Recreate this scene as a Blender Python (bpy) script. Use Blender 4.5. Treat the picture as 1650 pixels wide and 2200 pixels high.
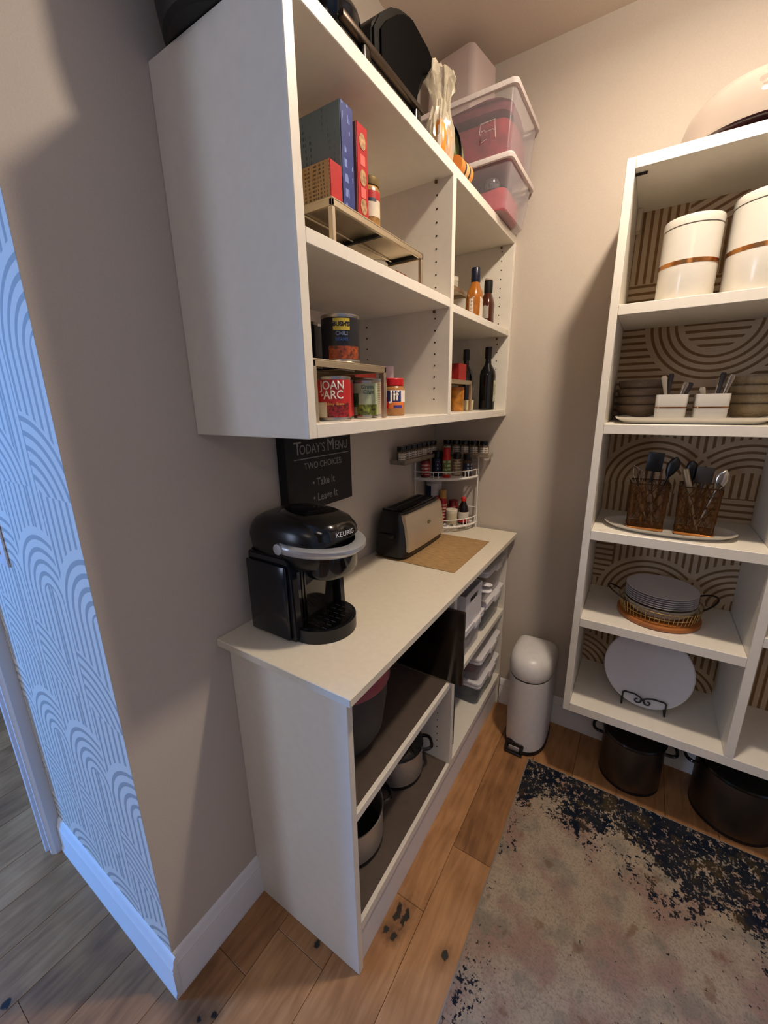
import bpy, bmesh, math, random
from math import sin, cos, pi, radians, sqrt
from mathutils import Vector, Matrix
random.seed(7)
for o in list(bpy.data.objects): bpy.data.objects.remove(o)
SC = bpy.context.scene
COL = SC.collection

# ------------------------------------------------------------------ camera, world, lights, exposure
def make_camera():
    F = 870.46
    yaw, pitch, roll = -0.5695, -0.2636, -0.0164
    f = Vector((sin(yaw)*cos(pitch), cos(yaw)*cos(pitch), sin(pitch)))
    r = f.cross(Vector((0, 0, 1))).normalized(); u = r.cross(f)
    r2 = r*cos(roll) + u*sin(roll); u2 = -r*sin(roll) + u*cos(roll)
    cam = bpy.data.cameras.new('camera'); cam.sensor_fit = 'VERTICAL'; cam.sensor_height = 24.0
    cam.lens = 24.0*F/2200.0; cam.clip_start = 0.02
    o = bpy.data.objects.new('camera', cam); COL.objects.link(o)
    m = Matrix((r2, u2, -f)).transposed().to_4x4(); m.translation = Vector((0.8398, -0.5594, 1.4626))
    o.matrix_world = m; SC.camera = o
make_camera()

w = bpy.data.worlds.new('world'); SC.world = w; w.use_nodes = True
w.node_tree.nodes['Background'].inputs[0].default_value = (0.55, 0.65, 0.9, 1)
w.node_tree.nodes['Background'].inputs[1].default_value = 0.15

SC.view_settings.view_transform = 'Standard'
SC.view_settings.look = 'None'
SC.view_settings.gamma = 1.0
SC.view_settings.use_curve_mapping = False
SC.view_settings.exposure = 0.0

LAMP = (0.942, 0.478, 2.55)
def point_light(name, loc, power, color, radius):
    l = bpy.data.lights.new(name, 'POINT'); l.energy = power; l.color = color; l.shadow_soft_size = radius
    o = bpy.data.objects.new(name, l); o.location = loc; COL.objects.link(o); return o
def area_light(name, loc, target, power, color, sx, sy):
    l = bpy.data.lights.new(name, 'AREA'); l.energy = power; l.color = color; l.shape = 'RECTANGLE'; l.size = sx; l.size_y = sy
    o = bpy.data.objects.new(name, l); o.location = loc
    o.rotation_euler = (Vector(target)-Vector(loc)).to_track_quat('-Z', 'Y').to_euler(); COL.objects.link(o); return o
WARM = (1.0, 0.84, 0.68)
point_light('pantry_bulb_light', LAMP, 11.0, WARM, 0.05)
lamp_disc = area_light('pantry_lamp_disc_light', LAMP, (LAMP[0], LAMP[1], 0), 15.5, WARM, 0.10, 0.10); lamp_disc.data.shape = 'DISK'
area_light('hall_side_window_light', (-2.93, -1.95, 1.45), (-0.3, -0.3, 0.9), 220.0, (0.035, 0.31, 1.0), 1.1, 1.3)
area_light('hall_window_light', (-1.1, -3.15, 1.35), (0.3, 0.0, 0.9), 36.0, (0.64, 0.74, 1.0), 1.0, 1.4)
area_light('side_room_window_light', (-2.93, 0.75, 1.6), (-0.6, -0.4, 0.2), 30.0, (0.50, 0.62, 1.0), 1.2, 1.4)
area_light('hall_fill_light', (1.0, -1.9, 2.58), (1.0, -1.85, 0.0), 7.5, (1.0, 0.82, 0.64), 0.7, 0.7)  # added warm fill for the near panels, no hall fixture known

# ------------------------------------------------------------------ material helpers
def lin(h):
    h = h.lstrip('#'); c = [int(h[i:i+2], 16)/255 for i in (0, 2, 4)]
    return tuple((x/12.92 if x <= 0.04045 else ((x+0.055)/1.055)**2.4) for x in c) + (1,)
MATS = {}
def new_mat(name):
    m = bpy.data.materials.new(name); m.use_nodes = True
    return m, m.node_tree, m.node_tree.nodes['Principled BSDF']
def mat(name, hx, rough=0.5, metal=0.0, spec=0.5, noise=0.04, nscale=60, bump=0.0, aniso=0.0, coat=0.0, emis=None):
    """procedural: base colour with a faint noise variation and optional fine relief"""
    if name in MATS: return MATS[name]
    m, nt, p = new_mat(name)
    c = lin(hx)
    tc = nt.nodes.new('ShaderNodeTexCoord')
    n = nt.nodes.new('ShaderNodeTexNoise'); n.inputs['Scale'].default_value = nscale; n.inputs['Detail'].default_value = 3
    nt.links.new(tc.outputs['Object'], n.inputs['Vector'])
    r = nt.nodes.new('ShaderNodeValToRGB')
    r.color_ramp.elements[0].color = tuple(x*(1-noise*2) for x in c[:3])+(1,)
    r.color_ramp.elements[1].color = tuple(min(1, x*(1+noise)) for x in c[:3])+(1,)
    r.color_ramp.elements[0].position = 0.3; r.color_ramp.elements[1].position = 0.7
    nt.links.new(n.outputs['Fac'], r.inputs[0]); nt.links.new(r.outputs[0], p.inputs['Base Color'])
    p.inputs['Roughness'].default_value = rough; p.inputs['Metallic'].default_value = metal
    p.inputs['Specular IOR Level'].default_value = spec
    if coat: p.inputs['Coat Weight'].default_value = coat; p.inputs['Coat Roughness'].default_value = 0.08
    if bump:
        b = nt.nodes.new('ShaderNodeBump'); b.inputs['Strength'].default_value = bump; b.inputs['Distance'].default_value = 0.002
        nt.links.new(n.outputs['Fac'], b.inputs['Height']); nt.links.new(b.outputs[0], p.inputs['Normal'])
    if emis: p.inputs['Emission Color'].default_value = lin(emis[0]); p.inputs['Emission Strength'].default_value = emis[1]
    MATS[name] = m; return m
def clear(name, hx, fac, rough=0.25):
    if name in MATS: return MATS[name]
    m, nt, p = new_mat(name)
    p.inputs['Base Color'].default_value = lin(hx); p.inputs['Roughness'].default_value = rough
    t = nt.nodes.new('ShaderNodeBsdfTransparent'); t.inputs[0].default_value = (0.96, 0.95, 0.94, 1)
    mx = nt.nodes.new('ShaderNodeMixShader')
    lw = nt.nodes.new('ShaderNodeLayerWeight'); lw.inputs[0].default_value = 0.35
    ma = nt.nodes.new('ShaderNodeMath'); ma.operation = 'MULTIPLY_ADD'; ma.inputs[1].default_value = 0.5; ma.inputs[2].default_value = fac
    ma.use_clamp = True
    nt.links.new(lw.outputs['Facing'], ma.inputs[0]); nt.links.new(ma.outputs[0], mx.inputs[0])
    nt.links.new(t.outputs[0], mx.inputs[1]); nt.links.new(p.outputs[0], mx.inputs[2])
    nt.links.new(mx.outputs[0], nt.nodes['Material Output'].inputs[0]); MATS[name] = m; return m

class NX:
    """tiny expression builder over Math nodes"""
    def __init__(s, nt): s.nt = nt
    def op(s, o, *a):
        n = s.nt.nodes.new('ShaderNodeMath'); n.operation = o
        for i, x in enumerate(a):
            if isinstance(x, (int, float)): n.inputs[i].default_value = x
            else: s.nt.links.new(x, n.inputs[i])
        return n.outputs[0]
    def add(s, a, b): return s.op('ADD', a, b)
    def sub(s, a, b): return s.op('SUBTRACT', a, b)
    def mul(s, a, b): return s.op('MULTIPLY', a, b)
    def lt(s, a, b): return s.op('LESS_THAN', a, b)
    def gt(s, a, b): return s.op('GREATER_THAN', a, b)
    def fl(s, a): return s.op('FLOOR', a)
    def fr(s, a): return s.op('FRACT', a)
    def mix(s, f, a, b): return s.add(s.mul(f, b), s.mul(s.sub(1.0, f), a))     # f=1 -> b
    def dist(s, x, y, cx, cy):
        dx, dy = s.sub(x, cx), s.sub(y, cy)
        return s.op('SQRT', s.add(s.mul(dx, dx), s.mul(dy, dy)))
    def smooth(s, x, a, b):
        n = s.nt.nodes.new('ShaderNodeMapRange'); n.interpolation_type = 'SMOOTHSTEP'
        s.nt.links.new(x, n.inputs[0]); n.inputs[1].default_value = a; n.inputs[2].default_value = b
        return n.outputs[0]
def ramp_mix(nt, fac, c0, c1):
    m = nt.nodes.new('ShaderNodeMix'); m.data_type = 'RGBA'
    nt.links.new(fac, m.inputs[0])
    for i, c in ((6, c0), (7, c1)):
        if isinstance(c, tuple): m.inputs[i].default_value = c
        else: nt.links.new(c, m.inputs[i])
    return m.outputs[2]
def geo_pos(nt):
    g = nt.nodes.new('ShaderNodeNewGeometry'); s = nt.nodes.new('ShaderNodeSeparateXYZ')
    nt.links.new(g.outputs['Position'], s.inputs[0]); return g.outputs['Position'], s.outputs[0], s.outputs[1], s.outputs[2]

def wallpaper(name, arch):
    m, nt, p = new_mat(name); E = NX(nt); P, X, Y, Z = geo_pos(nt)
    per = 0.0272 if arch else 0.0225
    if arch:   # hall wall: columns of arches over upright stripes, falling arcs between the rows
        cw, ch = 0.218, 0.50
        xs = E.add(X, 0.145); col = E.fl(E.op('DIVIDE', xs, cw)); u = E.mul(E.fr(E.op('DIVIDE', xs, cw)), cw)
        zz = E.add(Z, E.add(E.mul(col, 0.013), -0.30)); v = E.mul(E.fr(E.op('DIVIDE', zz, ch)), ch)
        cx, cy, R = 0.1564, 0.245, 0.1564
        du = E.op('ABSOLUTE', E.sub(u, cx)); dc = E.dist(u, v, cx, cy)
        a_in = E.mul(E.mul(E.lt(dc, R), E.gt(dc, 0.034)), E.gt(v, cy))
        d2 = E.dist(u, v, -0.02, -0.05); low = E.mul(E.lt(d2, 0.204), E.gt(d2, 0.068))
        s = E.mix(a_in, du, dc); s = E.mix(low, s, d2)
        gap = E.mul(E.gt(v, cy), E.lt(E.op('ABSOLUTE', E.sub(dc, R+0.004)), 0.007))
        gap = E.op('MAXIMUM', gap, E.lt(E.op('ABSOLUTE', E.sub(d2, 0.206)), 0.004))
    else:      # pantry wall: bands of arcs among blocks of upright and level stripes
        lvl = E.op('MAXIMUM', E.mul(E.gt(Z, 1.40), E.lt(Z, 1.835)), E.mul(E.gt(X, 1.06), E.mul(E.gt(Z, 1.0), E.lt(Z, 1.13))))
        lvl = E.op('MAXIMUM', lvl, E.mul(E.lt(X, 0.79), E.mul(E.gt(Z, 0.76), E.lt(Z, 1.0))))
        s = E.mix(lvl, X, Z); diag = E.mul(E.gt(Z, E.add(1.945, E.mul(X, 0.04))), E.gt(X, 0.87))
        s = E.mix(diag, s, E.sub(E.mul(Z, 0.9), E.mul(X, 0.42)))
        gap = None
        for (cx, cz, R, ri, up) in ((0.992, 1.703, 0.190, 0.100, 0), (0.885, 1.150, 0.172, 0.082, 1), (1.150, 1.130, 0.190, 0.10, 1), (0.925, 0.700, 0.172, 0.06, 1), (1.190, 0.725, 0.165, 0.05, 1), (0.70, 0.33, 0.172, 0.05, 1), (1.05, 0.33, 0.15, 0.05, 1), (1.40, 1.50, 0.19, 0.1, 1)):
            dc = E.dist(X, Z, cx, cz); half = E.gt(Z, cz) if up else E.lt(Z, cz)
            s = E.mix(E.mul(half, E.mul(E.lt(dc, R), E.gt(dc, ri))), s, E.add(dc, per*0.75-R % per))
            g = E.mul(half, E.op('MAXIMUM', E.lt(E.op('ABSOLUTE', E.sub(dc, R+0.003)), 0.006), E.lt(E.op('ABSOLUTE', E.sub(dc, ri-0.002)), 0.009)))
            gap = g if gap is None else E.op('MAXIMUM', gap, g)
    wave = E.op('SINE', E.mul(s, 2*pi/per))
    line = E.smooth(wave, 0.15, 0.55)
    line = E.mul(line, E.sub(1.0, gap))
    n = nt.nodes.new('ShaderNodeTexNoise'); n.inputs['Scale'].default_value = 90
    col = ramp_mix(nt, line, lin('#d9cfc0') if arch else lin('#c4ad90'), lin('#a59f97') if arch else lin('#7f5f3c'))
    nt.links.new(col, p.inputs['Base Color']); p.inputs['Roughness'].default_value = 0.75
    b = nt.nodes.new('ShaderNodeBump'); b.inputs['Strength'].default_value = 0.15; b.inputs['Distance'].default_value = 0.001
    nt.links.new(line, b.inputs['Height']); nt.links.new(b.outputs[0], p.inputs['Normal'])
    return m

def wood_floor():
    m, nt, p = new_mat('oak_plank'); E = NX(nt); P, X, Y, Z = geo_pos(nt)
    oi = nt.nodes.new('ShaderNodeObjectInfo')
    mp = nt.nodes.new('ShaderNodeMapping'); mp.inputs['Scale'].default_value = (1.0, 0.12, 1)
    off = nt.nodes.new('ShaderNodeCombineXYZ'); nt.links.new(E.mul(oi.outputs['Random'], 30.0), off.inputs[1])
    va = nt.nodes.new('ShaderNodeVectorMath'); va.operation = 'ADD'
    nt.links.new(P, va.inputs[0]); nt.links.new(off.outputs[0], va.inputs[1]); nt.links.new(va.outputs[0], mp.inputs[0])
    n1 = nt.nodes.new('ShaderNodeTexNoise'); n1.inputs['Scale'].default_value = 55; n1.inputs['Detail'].default_value = 6; n1.inputs['Distortion'].default_value = 0.6
    nt.links.new(mp.outputs[0], n1.inputs['Vector'])
    n2 = nt.nodes.new('ShaderNodeTexNoise'); n2.inputs['Scale'].default_value = 7; n2.inputs['Detail'].default_value = 3
    nt.links.new(va.outputs[0], n2.inputs['Vector'])
    r = nt.nodes.new('ShaderNodeValToRGB'); cr = r.color_ramp
    cr.elements[0].position = 0.30; cr.elements[0].color = lin('#76502f'); cr.elements[1].position = 0.72; cr.elements[1].color = lin('#b98a5c')
    e = cr.elements.new(0.5); e.color = lin('#9c6e44')
    f = E.add(E.mul(n1.outputs['Fac'], 0.5), E.mul(n2.outputs['Fac'], 0.5))
    f = E.add(f, E.mul(E.sub(oi.outputs['Random'], 0.5), 0.22))
    nt.links.new(f, r.inputs[0]); col = r.outputs[0]
    # knots in the boards
    n3 = nt.nodes.new('ShaderNodeTexNoise'); n3.inputs['Scale'].default_value = 60; nt.links.new(P, n3.inputs['Vector'])
    wob = E.mul(E.sub(n3.outputs['Fac'], 0.5), 0.022)
    for kx, ky, sx, sy in ((0.398, 0.168, 1.0, 3.2), (0.424, 0.168, 1.0, 3.0), (0.415, 0.118, 1.0, 1.3), (0.39, 0.116, 1.0, 1.1), (0.557, 0.150, 1.1, 1.5), (0.245, -0.012, 1.0, 1.0), (0.1185, -0.252, 0.9, 0.9), (-0.35, -0.52, 1.1, 1.5), (0.09, -0.275, 0.9, 0.6)):
        dx = E.op('DIVIDE', E.sub(X, kx), sx); dy = E.op('DIVIDE', E.sub(Y, ky), sy)
        d = E.add(E.op('SQRT', E.add(E.mul(dx, dx), E.mul(dy, dy))), wob)
        k = E.sub(1.0, E.smooth(d, 0.006, 0.010)); halo = E.mul(E.sub(1.0, E.smooth(d, 0.008, 0.032)), 0.35)
        col = ramp_mix(nt, halo, col, lin('#4b2f1a')); col = ramp_mix(nt, k, col, lin('#1a120c'))
    nt.links.new(col, p.inputs['Base Color']); p.inputs['Roughness'].default_value = 0.42
    b = nt.nodes.new('ShaderNodeBump'); b.inputs['Strength'].default_value = 0.12; b.inputs['Distance'].default_value = 0.001
    nt.links.new(n1.outputs['Fac'], b.inputs['Height']); nt.links.new(b.outputs[0], p.inputs['Normal'])
    return m

def rug_mat():
    m, nt, p = new_mat('distressed_rug_pile'); E = NX(nt); P, X, Y, Z = geo_pos(nt)
    def noise(sc, det=4, ox=0.0, st=1.0, dist=0.0):
        mp = nt.nodes.new('ShaderNodeMapping'); mp.inputs['Location'].default_value = (ox, ox*0.7, 0); mp.inputs['Scale'].default_value = (1, st, 1)
        nt.links.new(P, mp.inputs[0])
        n = nt.nodes.new('ShaderNodeTexNoise'); n.inputs['Scale'].default_value = sc; n.inputs['Detail'].default_value = det; n.inputs['Distortion'].default_value = dist
        nt.links.new(mp.outputs[0], n.inputs['Vector']); return n.outputs['Fac']
    a, b_, c, f = noise(9, 6), noise(12, 6, 5.0), noise(75, 5, 9.0, 0.8), noise(190, 3, 2.0)
    g1 = noise(16, 6, 14.0); g2 = noise(5, 3, 20.0)
    col = ramp_mix(nt, E.smooth(a, 0.42, 0.62), lin('#a3927c'), lin('#93796a'))
    col = ramp_mix(nt, E.mul(E.smooth(b_, 0.5, 0.66), 0.75), col, lin('#7f7869'))
    col = ramp_mix(nt, E.mul(E.smooth(g1, 0.60, 0.70), 0.6), col, lin('#6d4a32'))
    col = ramp_mix(nt, E.mul(E.smooth(f, 0.40, 0.70), 0.5), col, lin('#6e6254'))
    # navy band along the far edge with a ragged near side, speckles along the left side, loose specks elsewhere
    band = E.smooth(E.add(Y, E.add(E.mul(E.sub(a, 0.5), 0.5), E.mul(E.sub(X, 0.6), 0.16))), 0.60, 0.86)
    left = E.mul(E.sub(1.0, E.smooth(E.add(X, E.mul(E.sub(g1, 0.5), 0.2)), 0.60, 0.74)), E.smooth(g2, 0.42, 0.56))
    right = E.mul(E.smooth(E.add(X, E.mul(E.sub(b_, 0.5), 0.35)), 1.0, 1.45), 0.42)
    dens = E.op('MAXIMUM', E.mul(band, 1.0), E.op('MAXIMUM', E.mul(left, 0.50), E.mul(right, E.smooth(Y, 0.2, 0.7))))
    dens = E.add(dens, E.mul(E.smooth(g2, 0.5, 0.6), 0.12))
    th = E.sub(0.665, E.mul(dens, 0.24))
    sp = E.smooth(E.sub(E.add(E.mul(c, 0.6), E.mul(f, 0.4)), th), -0.015, 0.04)
    dark = ramp_mix(nt, E.smooth(b_, 0.40, 0.55), lin('#131a26'), lin('#22242a'))
    dark = ramp_mix(nt, E.mul(E.smooth(g1, 0.52, 0.64), 0.6), dark, lin('#4a3d22'))
    col = ramp_mix(nt, sp, col, dark)
    nt.links.new(col, p.inputs['Base Color']); p.inputs['Roughness'].default_value = 0.95; p.inputs['Specular IOR Level'].default_value = 0.1
    b = nt.nodes.new('ShaderNodeBump'); b.inputs['Strength'].default_value = 0.5; b.inputs['Distance'].default_value = 0.003
    nt.links.new(f, b.inputs['Height']); nt.links.new(b.outputs[0], p.inputs['Normal'])
    return m

def print_mat(name, base, ink, axis='Z', sc=200.0, amt=0.55, lines=110.0):
    """packaging card with rows of small unreadable print"""
    if name in MATS: return MATS[name]
    m, nt, p = new_mat(name); E = NX(nt); P, X, Y, Z = geo_pos(nt)
    row = E.gt(E.fr(E.mul(Z if axis == 'Z' else Y, lines)), 0.45)
    mp = nt.nodes.new('ShaderNodeMapping'); mp.inputs['Scale'].default_value = (sc, sc, 12) if axis == 'Z' else (12, sc, sc)
    nt.links.new(P, mp.inputs[0]); n = nt.nodes.new('ShaderNodeTexNoise'); n.inputs['Scale'].default_value = 1.0
    nt.links.new(mp.outputs[0], n.inputs['Vector'])
    ink_f = E.mul(E.mul(row, E.gt(n.outputs['Fac'], 1-amt)), 0.8)
    nt.links.new(ramp_mix(nt, ink_f, lin(base), lin(ink)), p.inputs['Base Color']); p.inputs['Roughness'].default_value = 0.45
    MATS[name] = m; return m
def brushed(name, hx, rough=0.3, axis=(1, 1, 40), strength=0.15):
    if name in MATS: return MATS[name]
    m, nt, p = new_mat(name); p.inputs['Base Color'].default_value = lin(hx); p.inputs['Metallic'].default_value = 1.0
    tc = nt.nodes.new('ShaderNodeTexCoord'); mp = nt.nodes.new('ShaderNodeMapping'); mp.inputs['Scale'].default_value = axis
    nt.links.new(tc.outputs['Object'], mp.inputs[0]); n = nt.nodes.new('ShaderNodeTexNoise'); n.inputs['Scale'].default_value = 14; n.inputs['Detail'].default_value = 5
    nt.links.new(mp.outputs[0], n.inputs['Vector'])
    mr = nt.nodes.new('ShaderNodeMapRange'); mr.inputs[3].default_value = rough*0.75; mr.inputs[4].default_value = rough*1.3
    nt.links.new(n.outputs['Fac'], mr.inputs[0]); nt.links.new(mr.outputs[0], p.inputs['Roughness'])
    b = nt.nodes.new('ShaderNodeBump'); b.inputs['Strength'].default_value = strength; b.inputs['Distance'].default_value = 0.0005
    nt.links.new(n.outputs['Fac'], b.inputs['Height']); nt.links.new(b.outputs[0], p.inputs['Normal'])
    MATS[name] = m; return m

WALL = mat('greige_wall_paint', '#c6bbad', 0.85, noise=0.02, nscale=300, bump=0.12, spec=0.2)
HALLW = mat('hall_bounce_tan', '#947a5c', 0.85, noise=0.02, nscale=200)  # tan made up for unseen walls, cuts blue bounce and warms it
CEIL = mat('ceiling_paint', '#ded0c0', 0.9, noise=0.02, nscale=200, bump=0.1, spec=0.2)
TRIM = mat('white_trim_paint', '#e2e0de', 0.4, noise=0.01)
MELA = mat('white_melamine', '#e6dfd0', 0.38, noise=0.015, nscale=40)
HOLE = mat('dark_hole', '#2b2119', 0.9)
LINER = mat('taupe_shelf_liner', '#51443a', 0.6, noise=0.06, nscale=30)
BLK = mat('black_plastic', '#0d0d0f', 0.32, noise=0.1)
BLKG = mat('gloss_black', '#060607', 0.12, noise=0.05, coat=0.3)
BLKM = mat('matte_black_metal', '#0c0c0c', 0.5, noise=0.1)
SILV = mat('silver_plastic', '#c4c7cb', 0.33, metal=0.65, noise=0.03)
STEEL = brushed('brushed_steel', '#ddd0bb', 0.52, (1, 1, 60))
POT = brushed('pot_steel', '#c9c5c0', 0.42, (1, 1, 30))
CHAMP = brushed('champagne_metal', '#cdbfa6', 0.4, (20, 20, 20), 0.05)
COPPER = mat('copper_band', '#c98a4e', 0.25, metal=1.0, noise=0.08, nscale=30)
WIRE = mat('white_coated_wire', '#e6e1d8', 0.4, noise=0.02)
CERAM = mat('white_ceramic', '#d6d0c2', 0.22, noise=0.01, coat=0.3)
WHITEP = mat('white_plastic', '#dcd8d8', 0.35, noise=0.02)
CLEARP = clear('clear_tub_plastic', '#cfc8cc', 0.16, 0.3)
FROST = clear('frosted_tub_plastic', '#d9c6c0', 0.50, 0.45)
DARKC = clear('smoky_clear_plastic', '#8a8f92', 0.30, 0.25)
REDM = mat('red_print', '#b3171b', 0.4, noise=0.08)

# ------------------------------------------------------------------ mesh helpers
class MB:
    def __init__(s): s.bm = bmesh.new()
    def box(s, x0, x1, y0, y1, z0, z1, bev=0.0, seg=2):
        r = bmesh.ops.create_cube(s.bm, size=1.0); vs = r['verts']
        for v in vs:
            v.co = Vector(((x0+x1)/2+v.co.x*(x1-x0), (y0+y1)/2+v.co.y*(y1-y0), (z0+z1)/2+v.co.z*(z1-z0)))
        if bev > 0:
            es = set(e for v in vs for e in v.link_edges)
            bmesh.ops.bevel(s.bm, geom=list(es), offset=bev, segments=seg, profile=0.5, affect='EDGES')
        return s
    def loft(s, rings, cap0=True, cap1=True, closed=True):
        rs = [[s.bm.verts.new(p) for p in r] for r in rings]; n = len(rs[0])
        for a, b in zip(rs, rs[1:]):
            for i in range(n if closed else n-1):
                j = (i+1) % n
                try: s.bm.faces.new((a[i], a[j], b[j], b[i]))
                except ValueError: pass
        if cap0: s.bm.faces.new(list(reversed(rs[0])))
        if cap1: s.bm.faces.new(rs[-1])
        return s
    def lathe(s, prof, cx=0, cy=0, seg=28, cap0=True, cap1=True, z0=0):
        return s.loft([[(cx+r*cos(2*pi*i/seg), cy+r*sin(2*pi*i/seg), z0+z) for i in range(seg)] for r, z in prof], cap0, cap1)
    def cyl(s, cx, cy, z0, z1, r, seg=24, r2=None):
        return s.lathe([(r, z0), (r if r2 is None else r2, z1)], cx, cy, seg)
    def tube(s, pts, r, seg=8, closed=False):
        pts = [Vector(p) for p in pts]; n = len(pts); rings = []; prev = None
        for i, p in enumerate(pts):
            if closed: t = (pts[(i+1) % n]-pts[i-1])
            elif i == 0: t = pts[1]-p
            elif i == n-1: t = p-pts[-2]
            else: t = (pts[i+1]-p).normalized()+(p-pts[i-1]).normalized()
            t.normalize()
            a = prev if prev is not None else (Vector((0, 0, 1)) if abs(t.z) < 0.9 else Vector((1, 0, 0)))
            u = (a-t*a.dot(t)).normalized(); v = t.cross(u); prev = u
            rings.append([p+(u*cos(2*pi*k/seg)+v*sin(2*pi*k/seg))*r for k in range(seg)])
        if closed: rings.append(rings[0]); return s.loft(rings, False, False)
        return s.loft(rings)
    def prism(s, poly, axis, a, b):
        """poly of 2D points extruded along axis from a to b"""
        f = {'x': lambda p, t: (t, p[0], p[1]), 'y': lambda p, t: (p[0], t, p[1]), 'z': lambda p, t: (p[0], p[1], t)}[axis]
        return s.loft([[f(p, a) for p in poly], [f(p, b) for p in poly]])
    def build(s, name, m, parent=None, smooth=True, loc=None, rot=None, auto=35):
        bmesh.ops.remove_doubles(s.bm, verts=s.bm.verts, dist=1e-6)
        bmesh.ops.recalc_face_normals(s.bm, faces=s.bm.faces)
        me = bpy.data.meshes.new(name); s.bm.to_mesh(me); s.bm.free()
        me.materials.append(m)
        if smooth and len(me.polygons):
            me.polygons.foreach_set('use_smooth', [True]*len(me.polygons))
            try: me.set_sharp_from_angle(angle=radians(auto))
            except Exception: pass
        o = bpy.data.objects.new(name, me); COL.objects.link(o)
        if parent is not None: o.parent = parent
        if loc: o.location = loc
        if rot: o.rotation_euler = rot
        return o
def tag(o, label=None, cat=None, group=None, kind=None):
    if label: o['label'] = label
    if cat: o['category'] = cat
    if group: o['group'] = group
    if kind: o['kind'] = kind
    return o
def thing(name, label, cat, loc=(0, 0, 0), rz=0.0, group=None):
    o = bpy.data.objects.new(name, None); o.empty_display_size = 0.02; COL.objects.link(o)
    o.location = loc; o.rotation_euler = (0, 0, rz); return tag(o, label, cat, group)
def copy_thing(src, loc, rz, label):
    def cp(o, par):
        c = o.copy(); COL.objects.link(c); c.parent = par
        for ch in [x for x in bpy.data.objects if x.parent == o]: cp(ch, c)
        return c
    c = cp(src, None); c.location = loc; c.rotation_euler = (0, 0, rz); c['label'] = label; return c
def struct(o): o['kind'] = 'structure'; return o
def superell(cx, cy, rx, ry, z, n=4.0, seg=32):
    out = []
    for i in range(seg):
        t = 2*pi*i/seg; c, q = cos(t), sin(t)
        out.append((cx+rx*math.copysign(abs(c)**(2/n), c), cy+ry*math.copysign(abs(q)**(2/n), q), z))
    return out
def text_obj(s, size, m, parent, frame, name='lettering', extrude=0.0004, bend=None, align='CENTER', sx=1.0, shear=0.0, bold=0.0):
    """lettering as mesh. frame=(origin, right vector, up vector); bend=(axis centre xy, radius, start angle) wraps it on a can"""
    cu = bpy.data.curves.new('txt', 'FONT'); cu.body = s; cu.size = size; cu.align_x = align; cu.align_y = 'CENTER'; cu.resolution_u = 3
    cu.shear = shear; cu.offset = bold
    to = bpy.data.objects.new('txt', cu); COL.objects.link(to)
    me = bpy.data.meshes.new_from_object(to); bpy.data.objects.remove(to); bpy.data.curves.remove(cu)
    bm = bmesh.new(); bm.from_mesh(me); bpy.data.meshes.remove(me)
    if bend: bmesh.ops.subdivide_edges(bm, edges=[e for e in bm.edges if e.calc_length() > size*0.25], cuts=2)
    r = bmesh.ops.extrude_face_region(bm, geom=list(bm.faces)); 
    for v in [g for g in r['geom'] if isinstance(g, bmesh.types.BMVert)]: v.co.z += extrude
    for v in bm.verts:
        x, y, z = v.co.x*sx, v.co.y, v.co.z
        if bend:
            (cx, cy), R, a0, zc = bend
            a = a0+x/R; rr = R+z+0.0002
            v.co = Vector((cx+rr*cos(a), cy+rr*sin(a), zc+y))
        else:
            O, rt, up = Vector(frame[0]), Vector(frame[1]).normalized(), Vector(frame[2]).normalized()
            v.co = O+rt*x+up*y+rt.cross(up)*z
    bmesh.ops.recalc_face_normals(bm, faces=bm.faces)
    me = bpy.data.meshes.new(name); bm.to_mesh(me); bm.free(); me.materials.append(m)
    o = bpy.data.objects.new(name, me); COL.objects.link(o); o.parent = parent
    return o
def label_arc(parent, m, cx, cy, R, a0, a1, z0, z1, name='label', seg=18):
    mb = MB(); rings = []
    for i in range(seg+1):
        a = a0+(a1-a0)*i/seg
        rings.append([(cx+(R+k)*cos(a), cy+(R+k)*sin(a), z) for k, z in ((0, z0), (0.0004, z0), (0.0004, z1), (0, z1))])
    mb.loft(rings); return mb.build(name, m, parent)

# ================================================================== STRUCTURE
L = 1.202; ZC = 2.6255
fl = struct(MB().box(-3.05, 2.05, -3.3, 2.3, -0.06, -0.008).build('floor', mat('subfloor', '#2a1d12', 0.9), smooth=False))
OAK = wood_floor()
seams = [-3.0]
while seams[-1] < -1.0: seams.append(round(seams[-1]+0.146, 3))
seams = [x for x in seams if x < -0.82]+[-0.765, -0.62, -0.478, -0.333, -0.183, -0.03, 0.125, 0.292, 0.463, 0.612, 0.765, 0.92, 1.075, 1.23, 1.385, 1.54, 1.70, 1.86, 2.02]
for i in range(len(seams)-1):
    x0, x1 = seams[i], seams[i+1]
    if abs(x0-0.292) < 1e-6: cuts = [-3.25, -1.9, -0.9, 0.212, 1.3]
    elif abs(x0-0.463) < 1e-6: cuts = [-3.25, -1.5, -0.55, 0.432, 1.3]
    else:
        rr = random.Random(i*13+5); cuts = [-3.25]; 
        while cuts[-1] < (2.2 if x1 < -0.6 else 1.25): cuts.append(cuts[-1]+rr.uniform(0.9, 1.9))
        cuts[-1] = 2.2 if x1 < -0.6 else 1.25
        if cuts[-1]-cuts[-2] < 0.3: cuts.pop(-2)
    for a, b in zip(cuts, cuts[1:]):
        MB().box(x0+0.0005, x1-0.0005, a+0.0005, b-0.0005, -0.008, 0.0, 0.0008, 1).build('plank', OAK, fl)

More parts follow.
